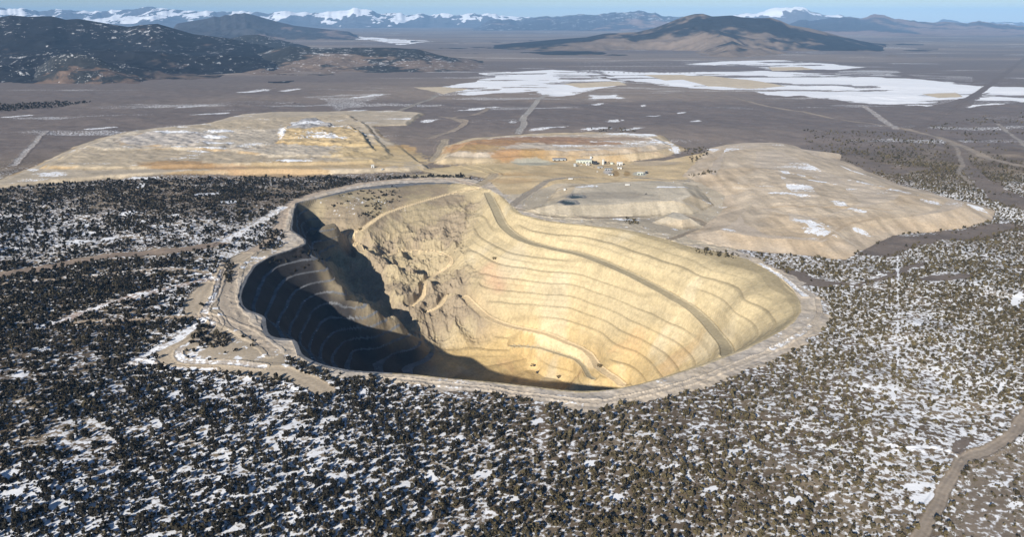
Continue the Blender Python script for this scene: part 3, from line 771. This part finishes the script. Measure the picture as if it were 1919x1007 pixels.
# snow-covered ranges on the horizon
hill('mountain', [(-340,8),(-100,5),(0,6),(30,5),(45,4),(62,3.6),(80,6),(110,6.5),(140,5.6),(160,7),(190,5.4),(205,4),(220,3.8),(240,4.8),(255,7),(272,7.4),(290,8.3),(320,8.5),(345,10),(360,8.6),(378,7.8),(392,9),(408,7.4),(420,6.4),(432,5.8),(445,6.8),(460,10.2),(472,9.8),(485,11.2),(498,10),(512,10.8),(526,9),(538,10.4),(552,10.2),(565,12),(580,11),(600,13),(640,15),(680,16),(740,19)],
     36000, 30000, 44000, -340, 744, 1.5, 70, snowy((.10,.10,.11), 560, 181), .6, 2800, 181)
hill('mountain', [(810,20),(830,14),(850,11),(864,8.5),(876,5.5),(886,3.4),(893,2.4),(900,3.2),(906,3.8),(915,5.2),(924,8),(935,11.5),(950,13),(975,15),(1010,18),(1040,21)], 33000, 28000, 40000, 806, 1044, 1.5, 80, snowy((.13,.12,.12), 520, 191), .45, 2600, 191)
hill('mountain', [(1040,22),(1062,17.2),(1075,18),(1095,19),(1200,22),(1300,16),(1420,13),(1540,15),(1650,10),(1760,14),(1900,9),(2000,13),(2110,20)], 40000, 34000, 47000, 1040, 2114, 2.0, 50, snowy((.13,.12,.12), 600, 201), .4, 2800, 201)
print('hills', round(time.time() - T0, 1))

# ------------------------------------------------------------------ trees
def crown_quads(seed, n, spread):
    """leaf clumps spread through an uneven crown about 1 m wide and 1 m high (unit tree)"""
    r = np.random.RandomState(seed)
    lobes = r.uniform(-1, 1, (5, 3)) * (.30, .30, .24) + (0, 0, .52)
    lr = r.uniform(.22, .36, 5)
    q = np.zeros((n, 4, 3)); br = np.zeros(n)
    for i in range(n):
        j = r.randint(5); v = r.normal(size=3); v /= np.linalg.norm(v)
        c = lobes[j] + v * lr[j] * r.uniform(.55, 1.0); c[2] = max(c[2], .10)
        nrm = v * .8 + r.normal(size=3) * .5; nrm /= np.linalg.norm(nrm)
        a = np.cross(nrm, r.normal(size=3)); a /= np.linalg.norm(a); b = np.cross(nrm, a)
        s = spread * r.uniform(.7, 1.25); e = s * r.uniform(.6, 1)
        q[i] = [c - a * s - b * e * .7, c + a * s * .8 - b * e, c + a * s + b * e * .8, c - a * s * .7 + b * e]
        br[i] = r.uniform(.7, 1.3)
    return q, br

NEARV = [crown_quads(300 + i, 100, .12) for i in range(8)]
FARV = [crown_quads(400 + i, 18, .27) for i in range(8)]
trunkq = []
for i in range(5):
    a0 = 2 * pi * i / 5; a1 = 2 * pi * (i + 1) / 5
    trunkq.append([(cos(a0) * .07, sin(a0) * .07, -.1), (cos(a1) * .07, sin(a1) * .07, -.1), (cos(a1) * .03, sin(a1) * .03, .62), (cos(a0) * .03, sin(a0) * .03, .62)])
for a in (.4, 2.3, 4.4):
    trunkq.append([(-.02, 0, .25), (.02, 0, .25), (cos(a) * .25 + .01, sin(a) * .25, .55), (cos(a) * .25 - .01, sin(a) * .25, .55)])
trunkq = np.array(trunkq)

def mask_grid(x, y, arr):
    r = np.clip(np.searchsorted(ry, y), 0, NR - 1); c = np.clip(np.searchsorted(tc, x / y), 0, NC - 1)
    return arr.reshape(NR, NC)[r, c]

rt = np.random.RandomState(5)
def scatter(y0, y1, sp, tmin=-.85, tmax=.80):
    ys = np.arange(y0, y1, sp); o = []
    for yy in ys:
        xs = np.arange(tmin * yy - 150, tmax * yy + 120, sp)
        o.append(np.stack([xs, np.full(len(xs), yy)], 1))
    p = np.vstack(o)
    return p + rt.uniform(-.5, .5, p.shape) * sp * 1.05

pts = np.vstack([scatter(470, 1300, 4.9), scatter(1300, 2300, 6.2), scatter(2300, 4200, 12)])
px, py = P(pts[:, 0], pts[:, 1])
x, y = pts[:, 0], pts[:, 1]
dn = np.zeros(len(pts))
LEFT_F = G([(-700,214),(0,212),(100,206),(200,203),(300,199),(420,201),(540,199.5),(556,206),(590,230),(600,300),(640,594),(640,760),(-900,760)])
RIGHT_F = G([(1000,160),(1060,165),(1110,175),(1140,190),(1205,200),(1400,215),(1400,760),(640,760),(640,460),(800,430),(900,380),(930,330),(870,292),(900,290),(990,298),(1045,270),(1165,250),(1165,238),(1040,204),(960,172)])
clump = .5 * fbm(x, y, 90, 4, 211) + .5 * fbm(x, y, 28, 3, 212); cl2 = fbm(x, y, 260, 3, 213)
bk = .28 * sstep(1150, 1500, y) * sstep(-300, -420, x)
m = inside(x, y, LEFT_F); dn[m] = np.clip(.84 - bk[m] + (clump[m] - .5) * 2.6 + (cl2[m] - .5) * .8, .08, .97)
m = inside(x, y, RIGHT_F); dn[m] = np.clip(.80 + (clump[m] - .5) * 2.6 + (cl2[m] - .5) * 1.0, .06, 1)
m = inside(x, y, G([(940,148),(1000,150),(1060,150),(1110,160),(1205,185),(1205,202),(1140,192),(1060,168),(990,170),(945,166)])); dn[m] = .42
m = inside(x, y, G([(1060,146),(1205,120),(1205,180),(1150,165),(1100,150)])); dn[m] = np.maximum(dn[m], np.clip((clump[m] - .5) * 3, 0, .6))
m = inside(x, y, G([(-60,122),(0,117),(60,113.5),(110,114.5),(60,121),(0,126)])); dn[m] = .8
m = inside(x, y, G([(690,148),(750,143),(745,150),(700,153)])); dn[m] = .3
m = inside(x, y, G([(1138,536),(1165,526),(1230,515),(1230,680),(1090,680),(1115,596),(1130,556)])); dn[m] *= .34
m = inside(x, y, G([(1050.5,285),(1053.5,285),(1054,448),(1049,448)])); dn[m] *= .22
for p in CLEAR_W: dn[inside(x, y, p)] *= .06
ro = mask_grid(x, y, RO); dn[(ro == 1) | (ro == 2) | (ro == 3) | (ro >= 4)] = 0
ap = inside(x, y, APRON_W)
dn[ap] = 0
dn[inside(x, y, BARE_L_W)] *= .04
# tree islands left standing on the bare ground
for poly in [[(338,414),(360,425),(400,434),(440,438),(436,446),(400,441),(360,434),(330,420)], [(232,372),(250,380),(275,392),(262,402),(235,402),(222,396)], [(262,300),(275,306),(270,330),(262,318)], [(300,275),(318,262),(335,268),(330,284),(305,290)],
             [(728,250),(745,248),(748,256),(735,258)], [(800,170),(830,166),(832,176),(812,184)], [(806,200),(840,199),(840,202),(810,203)], [(806,284),(850,290),(880,296),(860,298),(820,292)]]:
    m = inside(x, y, G(poly)); dn[m] = .8
# big open snow patches stay open
sv = mask_grid(x, y, SN)
dn *= np.where(sv > .85, .15, 1)
keep = rt.rand(len(pts)) < dn
pts = pts[keep]; x, y = pts[:, 0], pts[:, 1]; zz = ground_z(x, y)
# trees on the upper left bench faces inside the pit
extra = []
for (ax, ay), (bx, by), cnt in [((430,222),(470,217),26),((415,232),(468,222),40),((425,240),(468,229),40),((420,250),(452,238),30),((395,226),(425,219),20),((440,236),(446,246),14),((428,246),(440,252),12),((300,312),(370,290),26),((340,318),(378,300),20),((380,240),(410,232),16)]:
    for i in range(cnt):
        u = rt.rand(); extra.append((ax + (bx - ax) * u + rt.normal() * 2, ay + (by - ay) * u + rt.normal() * 1.2))
ex = hit(extra); exz = ground_z(ex[:, 0], ex[:, 1])
nmain = len(x)
x = np.concatenate([x, ex[:, 0]]); y = np.concatenate([y, ex[:, 1]]); zz = np.concatenate([zz, exz])
nT = len(x)
px, py = P(x, y, zz)
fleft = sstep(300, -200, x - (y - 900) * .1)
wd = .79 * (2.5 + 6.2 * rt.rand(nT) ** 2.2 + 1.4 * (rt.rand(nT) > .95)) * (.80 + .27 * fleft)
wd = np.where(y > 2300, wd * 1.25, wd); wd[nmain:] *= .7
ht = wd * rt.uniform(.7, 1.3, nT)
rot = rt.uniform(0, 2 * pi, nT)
olive = np.array([.088, .071, .037]); deep_shade = np.array([.022, .019, .013])  # second tint carries the shade among the left-hand crowns
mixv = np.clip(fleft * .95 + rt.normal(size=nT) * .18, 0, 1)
tint = (olive * (1 - mixv[:, None]) + deep_shade * mixv[:, None]) * rt.uniform(.6, 1.45, nT)[:, None]
seen = (px > 2) & (px < 1198) & (py > 120) & (py < 593) & (np.arange(nT) < nmain)
size_px = np.where(seen, wd / np.hypot(np.hypot(x, y), CH), 0)
top = np.argsort(-size_px)[:300]
single = np.zeros(nT, bool); single[top] = True
print('trees', nT, round(time.time() - T0, 1))

def build_trees(ids, variants, name, **props):
    Vs, Cs = [], []
    for k, (q, br) in enumerate(variants):
        s = ids[(ids % len(variants)) == k]
        if len(s) == 0: continue
        n = len(q)
        c, sn_ = np.cos(rot[s])[:, None, None], np.sin(rot[s])[:, None, None]
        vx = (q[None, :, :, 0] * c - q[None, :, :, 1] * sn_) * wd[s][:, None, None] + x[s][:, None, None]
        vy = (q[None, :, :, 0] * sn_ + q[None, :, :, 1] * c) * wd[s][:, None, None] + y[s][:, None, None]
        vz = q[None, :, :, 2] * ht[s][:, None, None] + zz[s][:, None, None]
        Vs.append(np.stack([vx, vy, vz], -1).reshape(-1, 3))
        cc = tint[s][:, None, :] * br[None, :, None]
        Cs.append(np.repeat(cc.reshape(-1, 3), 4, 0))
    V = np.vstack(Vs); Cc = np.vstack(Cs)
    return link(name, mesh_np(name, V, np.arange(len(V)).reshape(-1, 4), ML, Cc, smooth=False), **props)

rest = np.nonzero(~single)[0]
nearr = rest[y[rest] < 1000]; farr = rest[y[rest] >= 1000]
MIDV = [crown_quads(500 + i, 34, .2) for i in range(10)]
build_trees(nearr, MIDV, 'woodland', kind='stuff', label='juniper woodland covering the near slope between snow patches', category='woodland')
build_trees(farr, FARV, 'distant_woodland', kind='stuff', label='juniper woodland spreading round the pit into the distance', category='woodland')

# individual trees: crown and trunk are parts
crown_me = {}
for side, tc_ in (('deep_shade', deep_shade * 1.1), ('olive', olive)):  # darker crown copies have the left side's shade in their tint
    for k, (q, br) in enumerate(NEARV):
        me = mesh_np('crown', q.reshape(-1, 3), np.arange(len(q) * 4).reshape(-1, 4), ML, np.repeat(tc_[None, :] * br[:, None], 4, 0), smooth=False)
        crown_me[(side, k)] = me
trunk_me = mesh_np('trunk', trunkq.reshape(-1, 3), np.arange(len(trunkq) * 4).reshape(-1, 4), MBARK, smooth=False)
for i in top:
    e = bpy.data.objects.new('juniper_tree', None); COL.objects.link(e); e.empty_display_size = 1
    e.location = (x[i], y[i], zz[i]); e.rotation_euler = (0, 0, rot[i]); e.scale = (wd[i], wd[i], ht[i])
    ol = mixv[i] < .5
    if px[i] > 1085:
        e['label'] = 'olive juniper tree on brown ground near the dirt road'; e['group'] = 'junipers by the dirt road'
    elif px[i] < 300:
        e['label'] = 'dark juniper tree casting a long shadow on the snowiest slope'; e['group'] = 'junipers on the snowy slope'
    else:
        e['label'] = 'rounded juniper tree among small snow patches at the near woodland edge'; e['group'] = 'junipers at the near edge'
    e['category'] = 'tree'
    link('crown', crown_me[('olive' if ol else 'deep_shade', i % 8)], e)
    link('trunk', trunk_me, e)

# low sagebrush on the brown ground by the dirt road
sg = G([(1140,534),(1165,524),(1205,510),(1230,520),(1230,640),(1105,640),(1120,590),(1130,556)])
sx = rt.uniform(sg[:, 0].min(), sg[:, 0].max(), 9000); sy = rt.uniform(sg[:, 1].min(), sg[:, 1].max(), 9000)
kk = inside(sx, sy, sg) & (rt.rand(9000) < np.clip((fbm(sx, sy, 40, 3, 231) - .3) * 2.5, 0, .9)) & (mask_grid(sx, sy, RO) == 0)
ids_n = int(kk.sum()); xs, ys = sx[kk], sy[kk]; zs = ground_z(xs, ys)
q, br = crown_quads(601, 9, .3); ws = rt.uniform(.6, 1.6, ids_n)
V = np.stack([q[None, :, :, 0] * ws[:, None, None] + xs[:, None, None], q[None, :, :, 1] * ws[:, None, None] + ys[:, None, None], q[None, :, :, 2] * ws[:, None, None] * .7 + zs[:, None, None]], -1).reshape(-1, 3)
link('sagebrush', mesh_np('sagebrush', V, np.arange(len(V)).reshape(-1, 4), ML, np.tile(np.array([[.19, .165, .125]]), (len(V), 1)), smooth=False), kind='stuff', label='low grey sagebrush on brown ground by the dirt road', category='shrubs')
print('tree meshes', round(time.time() - T0, 1))
# ------------------------------------------------------------------ plant buildings and machines
def boxq(cx, cy, z0, sx, sy, sz, taper=1.0):
    v = []
    for z, k in ((z0, 1.0), (z0 + sz, taper)):
        for a, b in ((-1, -1), (1, -1), (1, 1), (-1, 1)): v.append((cx + a * sx / 2 * k, cy + b * sy / 2 * k, z))
    return v, [(0,3,2,1),(4,5,6,7),(0,1,5,4),(1,2,6,5),(2,3,7,6),(3,0,4,7)]

def cylq(c, r, h, axis='z', n=14, r2=None):
    r2 = r if r2 is None else r2
    v = []; f = []
    for e, rr in ((0, r), (1, r2)):
        for i in range(n):
            a = 2 * pi * i / n
            p = (cos(a) * rr, sin(a) * rr, e * h) if axis == 'z' else (cos(a) * rr, (e - .5) * h, sin(a) * rr)
            v.append((c[0] + p[0], c[1] + p[1], c[2] + p[2]))
    for i in range(n):
        j = (i + 1) % n; f.append((i, j, n + j, n + i))
    f.append(tuple(range(n - 1, -1, -1))); f.append(tuple(range(n, 2 * n)))
    return v, f

def part(name, shapes, mat, parent):
    V, Fc = [], []
    for v, f in shapes:
        o = len(V); V += v; Fc += [tuple(i + o for i in q) for q in f]
    me = bpy.data.meshes.new(name); me.from_pydata(V, [], Fc); me.update(); me.materials.append(mat)
    return link(name, me, parent)

def thing(name, label, cat, at, rz=0.0, group=None):
    e = bpy.data.objects.new(name, None); COL.objects.link(e); e.location = at; e.rotation_euler = (0, 0, rz)
    e['label'] = label; e['category'] = cat
    if group: e['group'] = group
    return e

def on_ground(px, py, z=None):
    if z is None:
        h = hit([(px, py)])[0]
        a, b = h[0], h[1]
        for _ in range(6):
            zg = float(ground_z([a], [b])[0]); 
            if zg > h[2] + 2 or zg < h[2] - 2:
                a, b = G([(px, py)], zg)[0]
            else: break
        return (a, b, float(ground_z([a], [b])[0]) - .15)
    a, b = G([(px, py)], z)[0]
    return (a, b, float(ground_z([a], [b])[0]) - .15)

def ground_at(px, py):
    z = 0.0
    for _ in range(8):
        a, b = G([(px, py)], z)[0]; z = float(ground_z([a], [b])[0])
    return (a, b, z - .15)

M_WHITE = simple('white_paint', (.58, .57, .54), .5, 0, .06); M_GREEN = simple('pale_cladding', (.52, .55, .47), .55, 0, .1)
M_DARK = simple('dark_steel', (.05, .052, .058), .5, .3, .3); M_BLUE = simple('blue_grey_sheet', (.17, .21, .28), .45, .2, .15)
M_GREYS = simple('grey_sheet', (.42, .43, .42), .5, .2, .12); M_RUB = simple('rubber', (.02, .02, .02), .9); M_YEL = simple('machine_yellow', (.16, .12, .055), .6, 0, .15)
M_GLASS = simple('dark_glass', (.03, .04, .05), .15)

def shed(label, px, py, wx, dy, h, rz, wall, roof, pitch=.22, doors=1, name='plant_building', cat='building'):
    t = thing(name, label, cat, ground_at(px, py), radians(rz))
    part('wall', [boxq(0, 0, 0, wx, dy, h)], wall, t)
    a, b, r = wx / 2 + .4, dy / 2 + .4, dy / 2 * pitch
    v = [(-a, -b, h + .01), (a, -b, h + .01), (a, b, h + .01), (-a, b, h + .01), (-a, 0, h + r), (a, 0, h + r)]
    part('roof', [(v, [(0, 1, 5, 4), (2, 3, 4, 5), (1, 2, 5), (3, 0, 4), (3, 2, 1, 0)])], roof, t)
    for i in range(doors):
        xx = (i + .5) / doors * wx - wx / 2
        part('door', [boxq(xx, -dy / 2 - .06, .05, min(4.2, wx * .3), .12, min(4.5, h * .62))], M_DARK, t)
    n = max(2, int(wx / 7))
    for i in range(n):
        part('window', [boxq((i + .5) / n * wx - wx / 2, -dy / 2 - .05, h * .72, 1.6, .1, h * .14)], M_GLASS, t)
    return t

shed('long pale green plant shed with doors along its front', 684, 185.5, 44, 16, 10, 4, M_GREEN, M_GREYS, doors=5)
shed('small white plant building in front of the long pale shed', 688.5, 188.2, 9, 7, 6.5, 8, M_WHITE, M_WHITE)
shed('dark blocky crusher building left of the white silo', 697, 187, 12, 9, 9, 15, M_DARK, M_DARK, doors=1)
shed('large white plant building right of the silo', 726, 188, 16, 11, 9, -5, M_WHITE, M_WHITE, doors=2)
shed('low white building just below the large white one', 726, 192.3, 12, 8, 5, -5, M_WHITE, M_GREYS)
shed('blue-grey roofed shed standing in for a shaded snowy pile left of the pale green shed', 655, 183.5, 38, 15, 5, 3, M_GREYS, M_BLUE, doors=3)  # shed stands in for a snowy pile; its roof colour carries the shade
shed('white block building by trees below the left waste dump', 437, 195.5, 8, 7, 8, 10, M_WHITE, M_WHITE)
shed('small pale hut right of the white block by trees', 448, 195, 6, 5, 4, 10, M_WHITE, M_GREYS)
shed('pale square building at the right end of the plant', 750, 199, 15, 12, 6, 0, M_GREEN, M_WHITE, doors=2)
def trailer(label, px, py, rz):
    t = thing('trailer', label, 'trailer', ground_at(px, py), radians(rz))
    part('body', [boxq(0, 0, 1.0, 11, 3.2, 3.0)], M_WHITE, t)
    for q in (-3.6, -2.4, 3.0):
        for sy in (-1.3, 1.3): part('wheel', [cylq((q, sy, .55), .55, .5, 'y')], M_RUB, t)
    part('door', [boxq(2.5, -1.62, 1.2, 1.1, .06, 2.2)], M_GREYS, t)
trailer('white trailer parked alone on orange ground below the plant', 668.5, 205, 5)
trailer('white trailer on the grey bench above the ponds', 735, 212, 2)
t = thing('silo', 'tall white cylindrical silo standing in the middle of the plant', 'silo', ground_at(706.8, 187.2))
part('shell', [cylq((0, 0, 0), 3.4, 14)], M_WHITE, t); part('roof', [cylq((0, 0, 14), 3.6, 1.8, r2=.5)], M_WHITE, t)
part('ladder', [boxq(0, -3.5, .3, .6, .15, 13.5)], M_GREYS, t)
t = thing('conveyor', 'dark inclined conveyor rising beside the white silo', 'conveyor', ground_at(711.5, 187), radians(8))
v = [(-7, -1, 1), (7, -1, 7.5), (7, 1, 7.5), (-7, 1, 1), (-7, -1, 2.2), (7, -1, 9), (7, 1, 9), (-7, 1, 2.2)]
part('gallery', [(v, boxq(0, 0, 0, 1, 1, 1)[1])], M_DARK, t)
for q, hh in ((-2, 3.2), (5.5, 6.8)): part('leg', [boxq(q, -.7, 0, .4, .4, hh), boxq(q, .7, 0, .4, .4, hh)], M_DARK, t)
t = thing('water_tank', 'small white round tank at the corner of the pond bench', 'tank', ground_at(662, 217.5))
part('shell', [cylq((0, 0, 0), 3.2, 4.5)], M_WHITE, t); part('roof', [cylq((0, 0, 4.5), 3.3, .8, r2=.6)], M_GREYS, t)

def tank(label, px, py, r, h, mat):
    t = thing('storage_tank', label, 'tank', ground_at(px, py))
    part('shell', [cylq((0, 0, 0), r, h)], mat, t); part('roof', [cylq((0, 0, h), r * 1.04, h * .15, r2=r * .2)], M_GREYS, t)
tank('grey storage tank standing behind the left end of the pale green shed', 674, 181.5, 4.5, 8, M_GREYS)
tank('white storage tank just left of the dark crusher building', 692.5, 184.2, 3.6, 7, M_WHITE)
tank('wide pale tank between the silo and the large white building', 717, 186.5, 5, 5, M_GREEN)
tank('small dark tank at the far right end of the plant', 757.5, 198, 3.2, 7, M_DARK)
shed('low grey shed in front of the silo on orange ground', 703, 191.5, 14, 7, 4.5, 12, M_GREYS, M_GREYS)
shed('brown roofed open bay among the coloured stockpiles', 716, 199.5, 12, 9, 4, -20, M_GREYS, M_DARK)
shed('long low grey workshop left of the large white building', 713, 193.8, 20, 8, 5, 3, M_GREYS, M_BLUE, doors=3)
def pickup(label, px, py, rz, mat):
    t = thing('pickup_truck', label, 'pickup', on_ground(px, py) if False else ground_at(px, py), radians(rz))
    part('body', [boxq(0, 0, .55, 5.4, 2.0, .75), boxq(.5, 0, 1.3, 2.2, 1.8, .8, .85)], mat, t)
    part('window', [boxq(1.5, 0, 1.45, .35, 1.6, .5)], M_GLASS, t)
    for a in (-1.7, 1.7):
        for b in (-.9, .9): part('wheel', [cylq((a, b, .42), .42, .3, 'y', 10)], M_RUB, t)
pickup('white pickup parked in front of the pale green shed', 681, 188.5, 10, M_WHITE)
pickup('dark pickup parked below the dark crusher building', 696, 190.5, 80, M_DARK)
pickup('white pickup on the tan yard below the low grey shed', 700, 196, -20, M_WHITE)
pickup('dark pickup at the right edge of the upper ponds bench', 757, 222, 15, M_DARK)

def haul_truck(label, px, py, rz):
    t = thing('haul_truck', label, 'truck', on_ground(px, py), radians(rz), 'mine haul trucks in the pit'); t.scale = (.72, .72, .72)
    part('chassis', [boxq(0, 0, 1.5, 10, 2.6, 1.0), boxq(4.2, 0, 1.4, 2.4, 5.0, 1.6)], M_YEL, t)
    bed = [(-5.6, -3, 3.4), (2.2, -3, 2.8), (2.2, 3, 2.8), (-5.6, 3, 3.4), (-6.2, -3.2, 5.4), (2.8, -3.2, 5.6), (2.8, 3.2, 5.6), (-6.2, 3.2, 5.4)]
    part('dump_bed', [(bed, boxq(0, 0, 0, 1, 1, 1)[1]), boxq(3.9, 0, 5.5, 2.8, 6.2, .25)], M_YEL, t)
    c = part('cab', [boxq(3.9, 1.3, 3.0, 2.0, 2.0, 2.2, .92)], M_YEL, t)
    part('window', [boxq(4.95, 1.3, 3.9, .12, 1.6, .9)], M_GLASS, c)
    for a, b in ((3.6, -2.3), (3.6, 2.3), (-2.8, -2.4), (-2.8, 2.4)):
        part('wheel', [cylq((a, b, 1.45), 1.45, 1.3 if a > 0 else 2.0, 'y', 16)], M_RUB, t)

def shovel(label, px, py, rz):
    t = thing('excavator', label, 'excavator', on_ground(px, py), radians(rz)); t.scale = (.75, .75, .75)
    for b in (-2.1, 2.1): part('track', [boxq(0, b, 0, 6.6, 1.1, 1.4, .85)], M_RUB, t)
    part('body', [boxq(-.6, 0, 1.5, 6.0, 4.6, 2.6, .94)], M_DARK, t)
    c = part('cab', [boxq(1.9, 1.7, 1.6, 2.0, 1.7, 3.4, .9)], M_YEL, t); part('window', [boxq(2.95, 1.7, 3.0, .1, 1.3, 1.4)], M_GLASS, c)
    part('boom', [([(2, -.5, 2.6), (7, -.5, 7.2), (7, .5, 7.2), (2, .5, 2.6), (1.6, -.5, 3.6), (6.6, -.5, 8.2), (6.6, .5, 8.2), (1.6, .5, 3.6)], boxq(0, 0, 0, 1, 1, 1)[1])], M_YEL, t)
    part('stick', [([(6.4, -.4, 7.9), (8.6, -.4, 3.0), (8.6, .4, 3.0), (6.4, .4, 7.9), (7.2, -.4, 8.1), (9.4, -.4, 3.2), (9.4, .4, 3.2), (7.2, .4, 8.1)], boxq(0, 0, 0, 1, 1, 1)[1])], M_YEL, t)
    part('bucket', [boxq(8.9, 0, 1.2, 2.2, 2.8, 2.2, .75)], M_DARK, t)

haul_truck('haul truck climbing the lower ramp of the right wall', 702.5, 424.5, -52)
haul_truck('haul truck on the bend of the road beside the tan knolls', 497, 361.5, 25)
haul_truck('haul truck where the lowest ramp leaves the knolls', 527, 342, -30)
haul_truck('haul truck on the upper haul road near the dark canyon', 422, 264, 40)
haul_truck('haul truck far along the ramp left of the pit floor', 580, 376.5, -25)
haul_truck('haul truck standing on the pit floor near its right end', 655, 438, 30)
shovel('dark excavator digging at the left of the pit floor', 626, 425.5, 200)
shovel('dark excavator beside the small mound on the pit floor', 630, 432.5, 20)


# ------------------------------------------------------------------ air
bx = bpy.data.meshes.new('haze')
x0, x1, y0, y1, z0, z1 = -90000, 150000, -5000, 64000, -240, 1010
bx.from_pydata([(x0,y0,z0),(x1,y0,z0),(x1,y1,z0),(x0,y1,z0),(x0,y0,z1),(x1,y0,z1),(x1,y1,z1),(x0,y1,z1)], [], [(0,3,2,1),(4,5,6,7),(0,1,5,4),(1,2,6,5),(2,3,7,6),(3,0,4,7)])
hm = bpy.data.materials.new('air'); hm.use_nodes = True; ht_ = hm.node_tree; ht_.nodes.clear()
vo = ht_.nodes.new('ShaderNodeVolumePrincipled'); oo = ht_.nodes.new('ShaderNodeOutputMaterial')
vo.inputs['Color'].default_value = (.30, .58, 1.0, 1); vo.inputs['Density'].default_value = 2.0e-5; vo.inputs['Anisotropy'].default_value = -0.2
ht_.links.new(vo.outputs[0], oo.inputs['Volume'])
bx.materials.append(hm)
link('haze', bx, kind='stuff')
print('done', round(time.time() - T0, 1))
